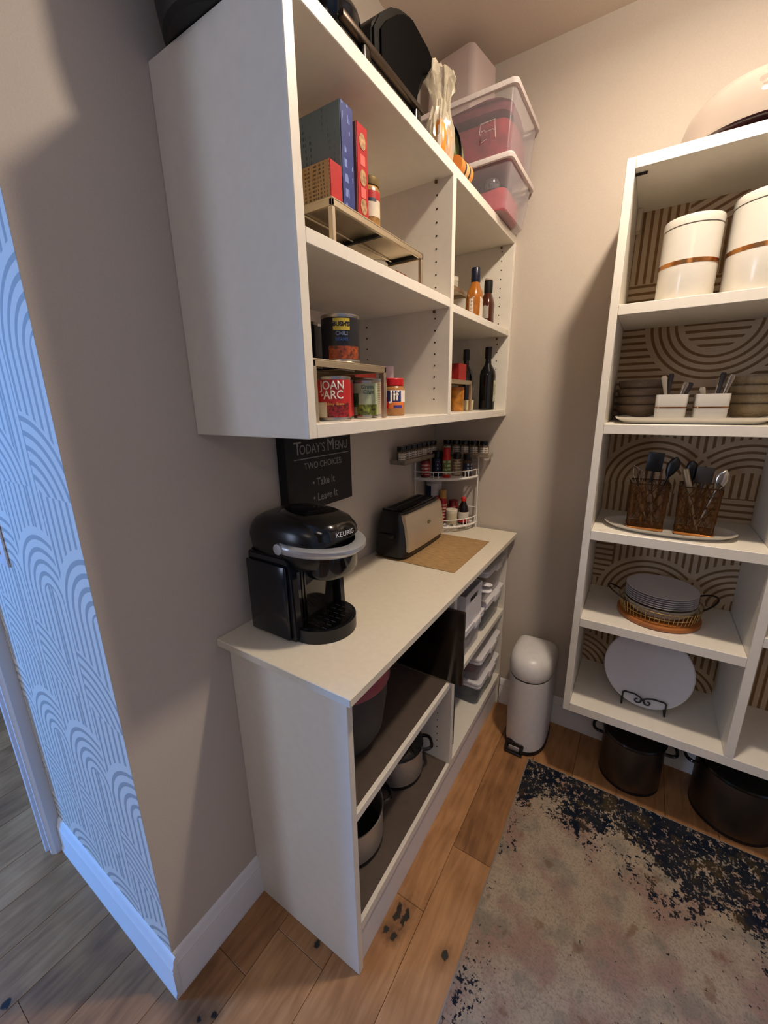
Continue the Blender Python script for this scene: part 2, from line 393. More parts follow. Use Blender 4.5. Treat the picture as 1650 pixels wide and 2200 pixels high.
struct(MB().box(-3.05, 2.05, -3.3, 2.3, ZC, ZC+0.08).build('ceiling', CEIL, smooth=False))
struct(MB().box(-0.10, 0.0, -0.27, 1.302, -0.02, ZC).build('wall_left', WALL, smooth=False))
struct(MB().box(0.0, 2.05, L, 1.302, -0.02, ZC).build('wall_back', WALL, smooth=False))
struct(MB().box(2.0, 2.05, -3.3, L, -0.02, ZC).build('wall_right', WALL, smooth=False))
struct(MB().box(1.45, 2.0, -0.37, -0.27, -0.02, ZC).build('wall_front_right', WALL, smooth=False))
struct(MB().box(-0.67, -0.10, -0.262, -0.17, -0.02, ZC).build('wall_hall', WALL, smooth=False))
WPH = wallpaper('arch_wallpaper_hall', True); WPE = wallpaper('arch_wallpaper_pantry', False)
hp = MB().box(-0.67, -0.0005, -0.2704, -0.262, 0.0, ZC).build('wall_hall_covering', WPH, smooth=False); struct(hp)
struct(MB().box(0.706, 1.70, L-0.0012, L, 0.30, 2.078).build('wall_back_covering', WPE, smooth=False))
struct(MB().box(-3.05, 2.05, -3.3, -3.2, -0.02, ZC).build('wall_hall_far', HALLW, smooth=False))
struct(MB().box(-3.05, -2.98, -3.2, 2.3, -0.02, ZC).build('wall_side_room', HALLW, smooth=False))
struct(MB().box(-2.98, -0.1, 1.95, 2.05, -0.02, ZC).build('wall_side_room_end', WALL, smooth=False))
struct(MB().box(-2.98, -0.735, -0.30, -0.19, 2.15, ZC).build('wall_over_doorway', WALL, smooth=False))
# door casing beside the papered wall, with a moulded face
cas = [(-0.738, -0.19), (-0.738, -0.300), (-0.735, -0.306), (-0.726, -0.309), (-0.722, -0.315), (-0.712, -0.318), (-0.706, -0.316), (-0.703, -0.308), (-0.694, -0.306), (-0.690, -0.310), (-0.680, -0.310), (-0.676, -0.306), (-0.668, -0.300), (-0.668, -0.19)]
struct(MB().prism(cas, 'z', 0.0, 2.15).build('trim_1', mat('blue_white_casing', '#dfe3ea', 0.35, noise=0.01), smooth=False))
# baseboards: moulded profile (distance from wall, height)
prof = [(0, 0), (0.016, 0), (0.016, 0.012), (0.0125, 0.020), (0.0125, 0.092), (0.0105, 0.098), (0.0125, 0.103), (0.0085, 0.112), (0.0065, 0.126), (0.0035, 0.132), (0, 0.136)]
def baseboard(name, ax, a, b, org, sgn):
    mb = MB()
    if ax == 'y': mb.prism([(org+sgn*d, z) for d, z in prof], 'y', a, b)
    else: mb.prism([(org+sgn*d, z) for d, z in prof], 'x', a, b)
    return struct(mb.build(name, TRIM, smooth=True, auto=25))
baseboard('baseboard_left', 'y', -0.2704, -0.001, 0.0, 1)
baseboard('baseboard_back', 'x', 0.384, 2.0, L, -1)
baseboard('baseboard_hall', 'x', -0.667, 0.015, -0.2704, -1)
baseboard('baseboard_right', 'y', -0.27, L, 2.0, -1)

# ceiling lamp that gives the warm light
t = thing('ceiling_lamp', 'small round ceiling lamp above the pantry rug', 'lamp', (LAMP[0], LAMP[1], ZC))
MB().lathe([(0.03, 0), (0.075, -0.002), (0.075, -0.014), (0.03, -0.02), (0.02, -0.028)]).build('ceiling_rose', mat('lamp_white', '#e8e4dc', 0.5), t)

# light switch plate on the papered wall
t = thing('light_switch', 'white light switch plate on the papered hall wall', 'light switch', (-0.4385, -0.2704, 1.085))
MB().box(-0.11, 0, -0.006, 0, -0.0, 0.115, 0.003).build('plate', mat('switch_white', '#e4e8ee', 0.3), t)
for k in (0, 1): MB().box(-0.045-k*0.045, -0.028-k*0.045, -0.010, -0.004, 0.03, 0.085, 0.002).build('rocker', mat('switch_white', '#e4e8ee', 0.3), t)

# ================================================================== WALL CABINET
def panel(name, x0, x1, y0, y1, z0, z1, par, m=MELA, bev=0.0012): return MB().box(x0, x1, y0, y1, z0, z1, bev, 1).build(name, m, par)
def holes(par, face_y, sgn, xs, z0, z1, step=0.032):
    mb = MB(); z = z0
    while z < z1:
        for x in xs:
            pts = [(x+0.0026*cos(2*pi*i/8), z+0.0026*sin(2*pi*i/8)) for i in range(8)]
            mb.prism(pts, 'y', face_y, face_y+sgn*0.0004)
        z += step
    o = mb.build('pin_holes', HOLE, par, smooth=False); o['kind'] = 'stuff'
U0, DU, ZB, ZT = -0.0104, 0.332, 1.401, 2.061
t = thing('wall_cabinet', 'white open-fronted wall cabinet with two bays hung over the counter', 'cabinet', (0, 0, 0))
near = panel('side_panel', 0.0005, DU, U0, 0.012, ZB, ZT, t)
far = panel('side_panel', 0.0005, DU, L-0.022, L-0.0005, ZB, ZT, t)
div = panel('divider', 0.0005, DU, 0.598, 0.619, ZB+0.024, ZT-0.024, t)
panel('top_panel', 0.0005, DU-0.0005, 0.0122, L-0.0225, ZT-0.026, ZT, t)
panel('bottom_panel', 0.0005, DU-0.0005, 0.0122, L-0.0225, ZB, ZB+0.0255, t)
panel('shelf', 0.003, DU-0.001, 0.0125, 0.5975, 1.718, 1.742, t)
panel('shelf', 0.003, DU-0.003, 0.6195, L-0.0225, 1.711, 1.733, t)
panel('back_panel', 0.0005, 0.004, 0.0125, L-0.0225, ZB+0.026, ZT-0.0265, t, mat('back_board', '#dccdb8', 0.6, noise=0.02))
holes(div, 0.598, -1, (0.285, 0.045), 1.47, 1.70); holes(div, 0.598, -1, (0.285, 0.045), 1.775, 2.02)
holes(far, L-0.022, -1, (0.285, 0.045), 1.46, 1.70); holes(far, L-0.022, -1, (0.285, 0.045), 1.76, 2.02)
for yy, zz in ((0.594, 2.030), (1.176, 2.030), (0.594, 1.714), (1.176, 1.707)):
    MB().cyl(0, 0, -0.006, 0.0, 0.004, 10).build('shelf_pin', mat('bronze_pin', '#6d4d2c', 0.4, metal=0.8), t, loc=(0.285, yy-0.004, zz))

# ================================================================== BASE CABINET
t = thing('base_cabinet', 'white open-fronted floor cabinet with two bays under the counter', 'cabinet', (0, 0, 0))
DP = 0.382
panel('side_panel', 0.0005, DP, -0.002, 0.017, 0.0, 0.8795, t)
panel('side_panel', 0.0005, DP, L-0.022, L-0.0165, 0.0, 0.8795, t)
d = panel('divider', 0.0005, DP, 0.576, 0.600, 0.168, 0.8795, t)
holes(d, 0.576, -1, (0.33, 0.06), 0.22, 0.49, 0.030)
panel('shelf', 0.003, DP-0.001, 0.0175, 0.5755, 0.506, 0.530, t)
panel('shelf', 0.003, DP-0.001, 0.6005, L-0.0225, 0.500, 0.522, t)
panel('bottom_panel', 0.0005, DP-0.001, 0.0175, L-0.0225, 0.138, 0.1675, t)
panel('toe_kick', 0.355, 0.372, 0.0175, L-0.0225, 0.0, 0.1375, t, TRIM)
panel('back_panel', 0.0005, 0.004, 0.0175, L-0.0225, 0.1685, 0.879, t, mat('back_board', '#cbb9a2', 0.6))
MB().box(0.005, DP-0.012, 0.0185, 0.5745, 0.5303, 0.5318).build('shelf_liner', LINER, t, smooth=False)
MB().box(0.005, DP-0.012, 0.0185, 0.5745, 0.1678, 0.1693).build('shelf_liner', LINER, t, smooth=False)
ct = tag(MB().box(0.0005, 0.417, -0.0336, L-0.0165, 0.880, 0.900, 0.0015, 1).build('countertop', mat('white_countertop', '#ddd3be', 0.35, noise=0.02)), 'white laminate countertop running from the coffee maker to the back wall', 'countertop')

# ================================================================== TALL SHELF UNIT ON THE BACK WALL
Y0 = 0.876; XE = 0.706
t = thing('shelf_unit', 'tall white wall-hung shelf unit against the striped wallpaper', 'shelf unit', (0, 0, 0))
yb = L-0.0015
panel('side_panel', XE, XE+0.022, Y0, yb, 0.338, 2.078, t)
panel('side_panel', 1.66, 1.682, Y0, yb, 0.338, 2.078, t)
panel('divider', 1.176, 1.200, Y0, yb, 0.3725, 2.0495, t)
panel('top_panel', XE+0.0225, 1.6595, Y0, yb, 2.050, 2.078, t)
panel('bottom_panel', XE+0.0225, 1.6595, Y0, yb, 0.338, 0.372, t)
for z0, z1 in ((0.692, 0.724), (1.014, 1.046), (1.359, 1.388), (1.694, 1.722)):
    panel('shelf', XE+0.0225, 1.1755, Y0, yb, z0, z1, t)
for z0, z1 in ((0.768, 0.799), (1.22, 1.25), (1.66, 1.69)): panel('shelf', 1.2005, 1.6595, Y0, yb, z0, z1, t)
MB().box(XE+0.0225, XE+0.036, 1.15, 1.19, 1.985, 2.049, 0.002).build('mounting_bracket', mat('bracket_white', '#cdbfa8', 0.5), t)
MB().box(XE+0.0225, XE+0.05, 0.905, 0.909, 2.0435, 2.0495).build('cam_fitting', HOLE, t)

# ================================================================== RUG
MB_r = MB(); MB_r.box(0.597, 1.93, -0.95, 0.917, 0.0005, 0.0075, 0.002, 1)
rug = thing('rug', 'distressed cream and tan rug with a navy band along its far edge', 'rug', (0, 0, 0))
MB_r.build('pile', rug_mat(), rug)
bd = MB(); bd.tube([(0.597, -0.95, 0.004), (0.597, 0.917, 0.004)], 0.0035, 6); bd.tube([(0.597, 0.917, 0.004), (1.93, 0.917, 0.004)], 0.0035, 6)
bd.build('binding', mat('rug_binding', '#8d8172', 0.9), rug)

# ================================================================== TRASH CAN
t = thing('trash_can', 'slim white step trash can with domed lid standing in the corner', 'trash can', (0.556, 1.045, 0))
def dshape(rx, ry, z, cx=0, cy=0, seg=40):
    pts = []
    for i in range(seg):
        a = 2*pi*i/seg; c, q = cos(a), sin(a); n = 2.2 if q < 0 else 6.0
        pts.append((cx+rx*math.copysign(abs(c)**(2/n), c), cy+ry*math.copysign(abs(q)**(2/n), q), z))
    return pts
CW = mat('can_white', '#dedad6', 0.35, noise=0.02)
MB().loft([dshape(0.083, 0.118, 0.018), dshape(0.085, 0.120, 0.10), dshape(0.087, 0.122, 0.355)]).build('body', CW, t)
MB().loft([dshape(0.0845, 0.1195, 0.0), dshape(0.087, 0.122, 0.004), dshape(0.086, 0.121, 0.0175)]).build('base_ring', BLK, t)
MB().loft([dshape(0.085, 0.120, 0.3555), dshape(0.085, 0.120, 0.3615)]).build('rim_gap', BLK, t)
MB().loft([dshape(0.087, 0.122, 0.362), dshape(0.089, 0.124, 0.368), dshape(0.089, 0.124, 0.395), dshape(0.086, 0.119, 0.418), dshape(0.077, 0.106, 0.438), dshape(0.060, 0.084, 0.450), dshape(0.035, 0.05, 0.456)]).build('lid', CW, t)
MB().box(-0.058, 0.012, -0.124, -0.105, 0.018, 0.05, 0.004).build('pedal_recess', BLK, t)
pd = MB(); pd.tube([(-0.055, -0.112, 0.045), (-0.055, -0.128, 0.03), (-0.055, -0.134, 0.008), (0.010, -0.134, 0.008), (0.010, -0.128, 0.03), (0.010, -0.112, 0.045)], 0.006, 8)
pd.build('pedal_frame', BLK, t)
MB().box(-0.045, 0.0, -0.1275, -0.1235, 0.012, 0.034, 0.0015).build('pedal', SILV, t)

# ================================================================== COFFEE MAKER
t = thing('coffee_maker', 'black single-cup coffee maker with a silver handle on the counter', 'coffee maker', (0.02, 0.152, 0.9))
# local x forward, y sideways
MB().loft([superell(0.075, 0, 0.065, 0.088, 0.0, 5), superell(0.075, 0, 0.068, 0.092, 0.006, 5), superell(0.072, 0, 0.068, 0.092, 0.20, 5), superell(0.072, 0, 0.066, 0.088, 0.215, 5)]).build('body', BLK, t)
for s in (-1, 1):
    ck = MB(); y0, y1 = (s*0.074, s*0.096)
    ck.prism([(0.02, 0.0), (0.165, 0.0), (0.172, 0.01), (0.165, 0.195), (0.15, 0.215), (0.02, 0.215)], 'y', min(y0, y1), max(y0, y1))
    bmesh.ops.bevel(ck.bm, geom=list(ck.bm.edges), offset=0.003, segments=2, affect='EDGES')
    ck.build('cheek_panel', mat('charcoal_gloss', '#15161b', 0.22, noise=0.08, coat=0.2), t)
MB().box(0.142, 0.150, -0.070, 0.070, 0.035, 0.19, 0.002).build('cup_recess_back', mat('smoked_gloss', '#221f1c', 0.08, noise=0.05, coat=0.6), t)
for yy in (-0.05, -0.04): MB().box(0.150, 0.153, yy, yy+0.004, 0.04, 0.188).build('recess_rib', BLKG, t)
# drip tray: half-round front
dt = [(0.14, -0.088)]+[(0.168+0.088*cos(a), 0.088*sin(a)) for a in [(-pi/2+pi*i/20) for i in range(21)]]+[(0.14, 0.088)]
MB().prism(dt, 'z', 0.0, 0.034).build('drip_tray_base', BLK, t)
dt2 = [(0.145, -0.078)]+[(0.168+0.079*cos(a), 0.079*sin(a)) for a in [(-pi/2+pi*i/20) for i in range(21)]]+[(0.145, 0.078)]
MB().prism(dt2, 'z', 0.034, 0.0365).build('drip_tray_grille', BLKG, t)
sl = MB()
for k in range(-3, 4):
    for q in range(3): sl.box(0.17+q*0.022, 0.184+q*0.022, k*0.018-0.001, k*0.018+0.001, 0.0365, 0.0375)
sl.build('grille_slots', mat('slot_grey', '#2b2b2d', 0.4), t)
# head: rounded capsule, higher in the middle
rings = []
for z, x0, x1, hw, n in ((0.176, 0.10, 0.225, 0.060, 2.6), (0.184, 0.02, 0.236, 0.078, 3), (0.196, 0.0, 0.242, 0.088, 3.2), (0.225, -0.008, 0.246, 0.096, 3.2), (0.255, -0.010, 0.248, 0.099, 3.2), (0.276, -0.004, 0.244, 0.098, 3.1), (0.292, 0.010, 0.228, 0.092, 3), (0.303, 0.030, 0.200, 0.080, 2.9), (0.309, 0.055, 0.170, 0.060, 2.7)):
    rings.append(superell((x0+x1)/2, 0, (x1-x0)/2, hw, z, n, 40))
MB().loft(rings).build('head', mat('head_black', '#0b0b0d', 0.28, noise=0.06), t)
MB().loft([superell(0.205, 0, 0.052, 0.062, 0.165, 2.4), superell(0.207, 0, 0.058, 0.067, 0.178, 2.4), superell(0.207, 0, 0.060, 0.069, 0.232, 2.4)]).build('brew_nozzle_housing', BLKG, t)
lidp = MB().loft([superell(0.168, 0, 0.098, 0.078, 0.262, 2.8), superell(0.166, 0, 0.096, 0.077, 0.280, 2.8), superell(0.158, 0, 0.088, 0.071, 0.298, 2.7), superell(0.145, 0, 0.070, 0.056, 0.310, 2.6), superell(0.135, 0, 0.05, 0.038, 0.3135, 2.5)])
lidp.build('lid', BLKG, t)
hd = MB(); rings = []   # silver horseshoe handle
for i in range(25):
    a = -pi*0.5+pi*i/24; k = abs(sin(a))
    cx, cy = 0.145+0.135*cos(a), 0.103*sin(a); zz = 0.243-0.010*cos(a); hw = 0.005+0.009*cos(a); hz = 0.013-0.001*cos(a)
    nx, ny = cos(a), sin(a)
    rings.append([(cx-nx*hw, cy-ny*hw, zz-hz*0.3), (cx-nx*hw, cy-ny*hw, zz+hz*0.9), (cx, cy, zz+hz*1.0), (cx+nx*hw, cy+ny*hw, zz+hz*0.6), (cx+nx*hw, cy+ny*hw, zz-hz*0.1), (cx, cy, zz-hz)])
hd.loft(rings); hd.build('handle', SILV, t, auto=50)
for s in (-1, 1):
    pv = MB(); pv.lathe([(0.0, 0), (0.011, 0), (0.013, 0.003), (0.013, 0.008), (0, 0.009)], seg=20); pv.build('hinge_cap', SILV, t, loc=(0.145, s*0.1035, 0.243), rot=(-s*pi/2, 0, 0))
text_obj('KEURIG', 0.0165, mat('logo_white', '#d8d8d8', 0.4), t, None, 'logo', bend=((0.168, 0), 0.1035, -0.16, 0.276), sx=1.0)
res = MB().box(0.020, 0.154, -0.105, -0.0962, 0.005, 0.197, 0.004); res.build('water_reservoir', clear('smoked_reservoir', '#10131a', 0.85, 0.14), t)

# ================================================================== TOASTER
t = thing('toaster', 'long brushed steel and black four-slot toaster on the woven mat', 'toaster', (0.0905, 0.806, 0.9035))
def tr(hx, hy, z, ox=0.0): return superell(ox, 0, hx, hy, z, 5.5, 44)
MB().loft([tr(0.067, 0.168, 0.004), tr(0.072, 0.176, 0.012), tr(0.072, 0.176, 0.05), tr(0.066, 0.166, 0.12), tr(0.058, 0.155, 0.165), tr(0.052, 0.148, 0.175)]).build('body', BLK, t)
rings = []   # steel face, slightly bowed
for i in range(17):
    y = -0.150+0.300*i/16; b = 0.004*(1-(y/0.15)**2)
    rings.append([(0.064+b, y, 0.030), (0.0765+b, y, 0.028), (0.0735+b, y, 0.09), (0.062+b, y, 0.158), (0.055+b, y, 0.166), (0.045, y, 0.166)])
MB().loft(rings).build('steel_face', STEEL, t, auto=50)
MB().box(-0.045, 0.046, -0.138, 0.138, 0.174, 0.180, 0.003).build('top_plate', BLKG, t)
for s in (-0.020, 0.022): MB().box(s-0.011, s+0.011, -0.125, 0.125, 0.1801, 0.1812).build('slot', mat('slot_dark', '#020202', 0.9), t)
MB().box(-0.001, 0.003, -0.128, 0.128, 0.180, 0.184, 0.001).build('slot_divider', mat('grey_plastic', '#3a3835', 0.4), t)
lg = MB(); lg.loft([[(0.0740+k*0.0015, 0.015+rx*cos(2*pi*i/20), 0.105+0.0065*rx/0.014*sin(2*pi*i/20)) for i in range(20)] for rx, k in ((0.014, 0), (0.0135, 2.2))]); lg.build('badge', BLKG, t)
lg = MB(); lg.tube([(0.0778, 0.015+0.0085*cos(2*pi*i/16), 0.105+0.0040*sin(2*pi*i/16)) for i in range(16)], 0.0008, 6, True); lg.build('badge_ring', mat('badge_gold', '#c9b68a', 0.3, metal=0.8), t)
MB().box(-0.03, 0.03, -0.19, -0.174, 0.085, 0.10, 0.003).build('lever', BLK, t)
for s in (-1, 1):
    for q in (-1, 1): MB().cyl(s*0.045, q*0.13, -0.0003, 0.006, 0.010, 12).build('foot', BLK, t)

# placemat
tag(MB().box(0.028, 0.352, 0.637, 1.005, 0.9004, 0.9026, 0.0006, 1).build('placemat', None or mat('mat_tmp', '#a98458', 0.8)), 'tan woven placemat lying under the toaster', 'placemat')
def woven():
    m = MATS['mat_tmp']; nt = m.node_tree; p = nt.nodes['Principled BSDF']; E = NX(nt); P, X, Y, Z = geo_pos(nt)
    mp = nt.nodes.new('ShaderNodeMapping'); mp.inputs['Scale'].default_value = (30, 420, 1); nt.links.new(P, mp.inputs[0])
    n = nt.nodes.new('ShaderNodeTexNoise'); n.inputs['Scale'].default_value = 1; n.inputs['Detail'].default_value = 4; nt.links.new(mp.outputs[0], n.inputs['Vector'])
    col = ramp_mix(nt, NX(nt).smooth(n.outputs['Fac'], 0.3, 0.7), lin('#8a6b45'), lin('#b3905f'))
    nt.links.new(col, p.inputs['Base Color'])
    b = nt.nodes.new('ShaderNodeBump'); b.inputs['Strength'].default_value = 0.5; b.inputs['Distance'].default_value = 0.001
    nt.links.new(n.outputs['Fac'], b.inputs['Height']); nt.links.new(b.outputs[0], p.inputs['Normal'])
woven()

# ================================================================== MENU SIGN
t = thing('wall_sign', 'black canvas menu sign with pale lettering on the wall above the coffee maker', 'sign', (0.0005, 0.36, 1.275))
MB().box(0, 0.033, -0.145, 0.145, -0.115, 0.12, 0.002).build('panel', mat('sign_black', '#141415', 0.7, noise=0.25, nscale=25), t)
PALE = mat('sign_lettering', '#8f8c88', 0.7, noise=0.15, nscale=80)
fr = lambda y, z: ((0.033, y, z), (0, 1, 0), (0, 0, 1))
text_obj('T', 0.052, PALE, t, fr(-0.098, 0.066)); text_obj('ODAY\u2019S', 0.038, PALE, t, fr(-0.037, 0.062), sx=0.82)
text_obj('M', 0.052, PALE, t, fr(0.044, 0.066), sx=0.85); text_obj('ENU', 0.038, PALE, t, fr(0.096, 0.062), sx=0.85)
MB().box(0.033, 0.0336, -0.115, 0.130, 0.036, 0.0385).build('underline', PALE, t)
text_obj('TWO CHOICES:', 0.027, PALE, t, fr(0.01, 0.014), sx=0.9)
text_obj('\u2022 Take It', 0.033, PALE, t, fr(0.005, -0.038), sx=0.9)
text_obj('\u2022 Leave It', 0.033, PALE, t, fr(0.010, -0.084), sx=0.9)

# ================================================================== CORNER RACK AND SPICES
t = thing('corner_rack', 'white wire two-tier corner rack standing on the counter end', 'rack', (0, 0, 0))
for (x, y) in ((0.012, 0.992), (0.230, 1.178), (0.012, 1.178)): MB().tube([(x, y, 0.9005), (x, y, 1.225)], 0.003).build('post', WIRE, t)
def arc(z, k=1.0):
    pts = []
    for i in range(17):
        a = i/16*pi/2
        pts.append((0.012+0.218*sin(a)*k, 1.178-0.193*cos(a)*k, z))
    return pts
for zs, nm in ((0.925, 'lower_tier'), (1.140, 'upper_tier')):
    g = MB(); a = arc(zs)
    g.tube(a, 0.0035); g.tube([(0.012, 1.178, zs), a[0]], 0.003); g.tube([(0.012, 1.178, zs), a[-1]], 0.003)
    b = arc(zs+0.032); g.tube(b, 0.0024); g.tube([(0.012, 1.178, zs+0.07), (b[0][0], b[0][1], zs+0.07)], 0.002); g.tube([(0.012, 1.178, zs+0.07), (b[-1][0], b[-1][1], zs+0.07)], 0.002)
    for i in (4, 5, 11, 12, 15): g.tube([a[i], b[i]], 0.0018)
    fr_ = MB().loft([[(x, y, zs-0.006), (x*0.985, y, zs-0.006), (x*0.985, y, zs+0.005), (x, y, zs+0.005)] for x, y, _ in a]); fr_.build('front_rail', WIRE, t)
    for k in range(9):   # mesh floor
        q = (k+1)/10; c = sqrt(max(0, 1-q*q))
        g.tube([(0.012+0.218*q, 1.178, zs), (0.012+0.218*q, 1.178-0.193*c, zs)], 0.0016, 6)
        g.tube([(0.012, 1.178-0.193*q, zs), (0.012+0.218*c, 1.178-0.193*q, zs)], 0.0016, 6)
    g.build(nm, WIRE, t)
t = thing('spice_tray', 'L-shaped clear spice tray with pale labels resting on top of the corner rack', 'spice rack', (0, 0, 1.2265))
CT = clear('spice_tray_plastic', '#a99b88', 0.35, 0.2)
def tray_run(x0, x1, y0, y1):
    MB().box(x0, x1, y0, y1, 0.0, 0.004).build('tray_floor', CT, t)
for (x0, x1, y0, y1) in ((0.005, 0.070, 0.80, 1.13), (0.005, 0.285, 1.13, 1.19)): tray_run(x0, x1, y0, y1)
MB().box(0.066, 0.070, 0.80, 1.126, 0.0, 0.018, 0.001).build('front_wall', CT, t)
MB().box(0.070, 0.285, 1.130, 1.134, 0.0, 0.018, 0.001).build('front_wall', CT, t)
for yy in (0.80, 1.126): pass
MB().box(0.005, 0.070, 0.796, 0.80, 0.0, 0.018, 0.001).build('end_wall', CT, t); MB().box(0.285, 0.289, 1.134, 1.19, 0.0, 0.018, 0.001).build('end_wall', CT, t)
rl = MB(); rl.tube([(0.071, 0.796, 0.0195), (0.071, 1.129, 0.0195), (0.289, 1.129, 0.0195)], 0.002); rl.build('top_rail', mat('chrome', '#c0b8b0', 0.2, metal=1), t)
# the little spice jars
LAB = print_mat('pale_jar_label', '#ded4c2', '#4c4238', sc=260)
def jar_small():
    r = thing('spice_jar', 'x', 'jar', (0, 0, 0), 0, 'spice jars in the top tray')
    MB().lathe([(0.017, 0), (0.019, 0.002), (0.019, 0.044), (0.016, 0.048)], seg=16).build('body', mat('spice_fill', '#6d5a42', 0.4, noise=0.4), r)
    MB().lathe([(0.0185, 0.048), (0.019, 0.049), (0.019, 0.063), (0.0175, 0.065)], seg=16).build('lid', BLKG, r)
    label_arc(r, LAB, 0, 0, 0.019, -1.3, 1.3, 0.006, 0.040)
    return r
spots = [(0.040, 0.824+0.046*k, -0.4) for k in range(7)]+[(0.086+0.043*k, 1.162, -1.57) for k in range(5)]
first = jar_small()
names = ['nearest the room', 'second from the room', 'third from the room', 'fourth from the room', 'fifth from the room', 'sixth from the room', 'at the corner bend']
for i, (x, y, a) in enumerate(spots):
    lb = ('black-lidded spice jar in the left run of the tray, '+names[i]) if i < 7 else 'black-lidded spice jar in the back run of the tray, '+['next to the corner', 'second from the corner', 'third from the corner', 'fourth from the corner', 'at the right end'][i-7]
    if i == 0: first.location = (x, y, 1.2312); first.rotation_euler = (0, 0, a); first['label'] = lb
    else: copy_thing(first, (x, y, 1.2312), a, lb)

def bottle(name, label, cat, loc, prof_, cap_prof, bodym, capm, lab=None, group=None, seg=24, sc=1.0, rz=0.0):
    r = thing(name, label, cat, loc, rz, group)
    MB().lathe([(a*sc, b*sc) for a, b in prof_], seg=seg).build('body', bodym, r)
    if cap_prof: MB().lathe([(a*sc, b*sc) for a, b in cap_prof], seg=seg).build('cap', capm, r)
    if lab: label_arc(r, lab[0], 0, 0, lab[1]*sc, lab[2], lab[3], lab[4]*sc, lab[5]*sc)
    return r
ZM, ZL = 1.1425, 0.9275   # tier heights
def spice(label, x, y, z, r, h, bm, cm, lm=None, name='spice_bottle', cap=0.25, group='bottles on the upper tier of the corner rack'):
    hb = h*(1-cap)
    b = bottle(name, label, 'bottle', (x, y, z), [(r*0.94, 0), (r, 0.003), (r, hb*0.93), (r*0.8, hb)], [(r*0.84, hb), (r*0.86, hb+0.002), (r*0.86, h-0.002), (r*0.8, h)], bm, cm, (lm, r, -2.1, 0.4, hb*0.15, hb*0.8) if lm else None, group, 18)
    return b
DRED = mat('dark_red_plastic', '#6e1216', 0.35, noise=0.1); NAVY = mat('navy_label', '#1a2238', 0.45, noise=0.1); BRT = mat('bright_red_cap', '#c2201b', 0.35, noise=0.05)
REDL = print_mat('red_label', '#a31d1d', '#e2c9b5', sc=150, lines=70); NAVL = print_mat('navy_print_label', '#1b2440', '#b9b9c6', sc=150, lines=60, amt=0.45)
GRNL = print_mat('green_label', '#5b7a34', '#d4d8b0', sc=150, lines=60); CRML = print_mat('cream_label', '#cdbf9d', '#6c4a32', sc=150, lines=80)
spice('dark red spice bottle at the left post of the upper tier', 0.040, 1.035, ZM, 0.021, 0.105, DRED, DRED, REDL)
spice('black spice bottle with a white band on the upper tier', 0.075, 1.085, ZM, 0.026, 0.112, NAVY, BLK, NAVL)
spice('tall bright red seasoning bottle in the middle of the upper tier', 0.125, 1.068, ZM, 0.018, 0.128, BRT, BRT, GRNL)
spice('cream-labelled spice bottle right of the red one on the upper tier', 0.150, 1.125, ZM, 0.019, 0.100, CRML, BLK, CRML)
spice('dark-capped spice bottle beside the right post of the upper tier', 0.193, 1.140, ZM, 0.021, 0.098, mat('brown_spice', '#4a3226', 0.5), BLK, NAVL)
# lower tier
g2 = 'bottles on the lower tier of the corner rack'
r = bottle('salt_canister', 'white and blue round salt canister on the lower tier', 'canister', (0.042, 1.120, ZL), [(0.034, 0), (0.036, 0.003), (0.036, 0.172), (0.034, 0.175)], [(0.036, 0.175), (0.0365, 0.176), (0.0365, 0.186), (0.034, 0.188)], mat('canister_white', '#c9c6c6', 0.5), mat('canister_lid', '#b8b4b0', 0.5))
label_arc(r, mat('salt_blue', '#1d2c55', 0.5), 0, 0, 0.036, -2.6, -1.5, 0.01, 0.165); label_arc(r, REDL, 0, 0, 0.0362, -1.0, 0.3, 0.02, 0.12)
spice('squat red paprika bottle behind the toaster', 0.085, 1.055, ZL, 0.019, 0.120, REDM, BRT, REDL, group=g2)
spice('tall red sauce bottle in the middle of the lower tier', 0.097, 1.100, ZL, 0.019, 0.150, REDM, mat('gold_cap', '#b98f4a', 0.4), REDL, group=g2)
spice('red tin with dark cap at the back of the lower tier', 0.128, 1.152, ZL, 0.024, 0.095, DRED, DRED, REDL, name='spice_tin', group=g2)
bottle('cream_jar', 'small cream-coloured jar beside the vanilla bottle', 'jar', (0.143, 1.098, ZL), [(0.024, 0), (0.026, 0.003), (0.026, 0.050)], [(0.0265, 0.050), (0.0265, 0.064), (0.024, 0.066)], mat('cream_jar', '#cbbf9e', 0.4), mat('cream_lid', '#d8cfb8', 0.4), None, g2)
v = bottle('vanilla_bottle', 'dark brown extract bottle with red cap and white label', 'bottle', (0.188, 1.124, ZL), [(0.022, 0), (0.024, 0.004), (0.024, 0.060), (0.020, 0.078), (0.011, 0.098), (0.010, 0.104)], [(0.0115, 0.104), (0.0115, 0.118), (0.009, 0.121)], mat('amber_dark', '#170a08', 0.12), BRT, None, g2)
label_arc(v, mat('label_white', '#cfc8b8', 0.5), 0, 0, 0.024, -2.2, 0.2, 0.020, 0.056); label_arc(v, REDM, 0, 0, 0.0243, -2.2, 0.2, 0.008, 0.024)

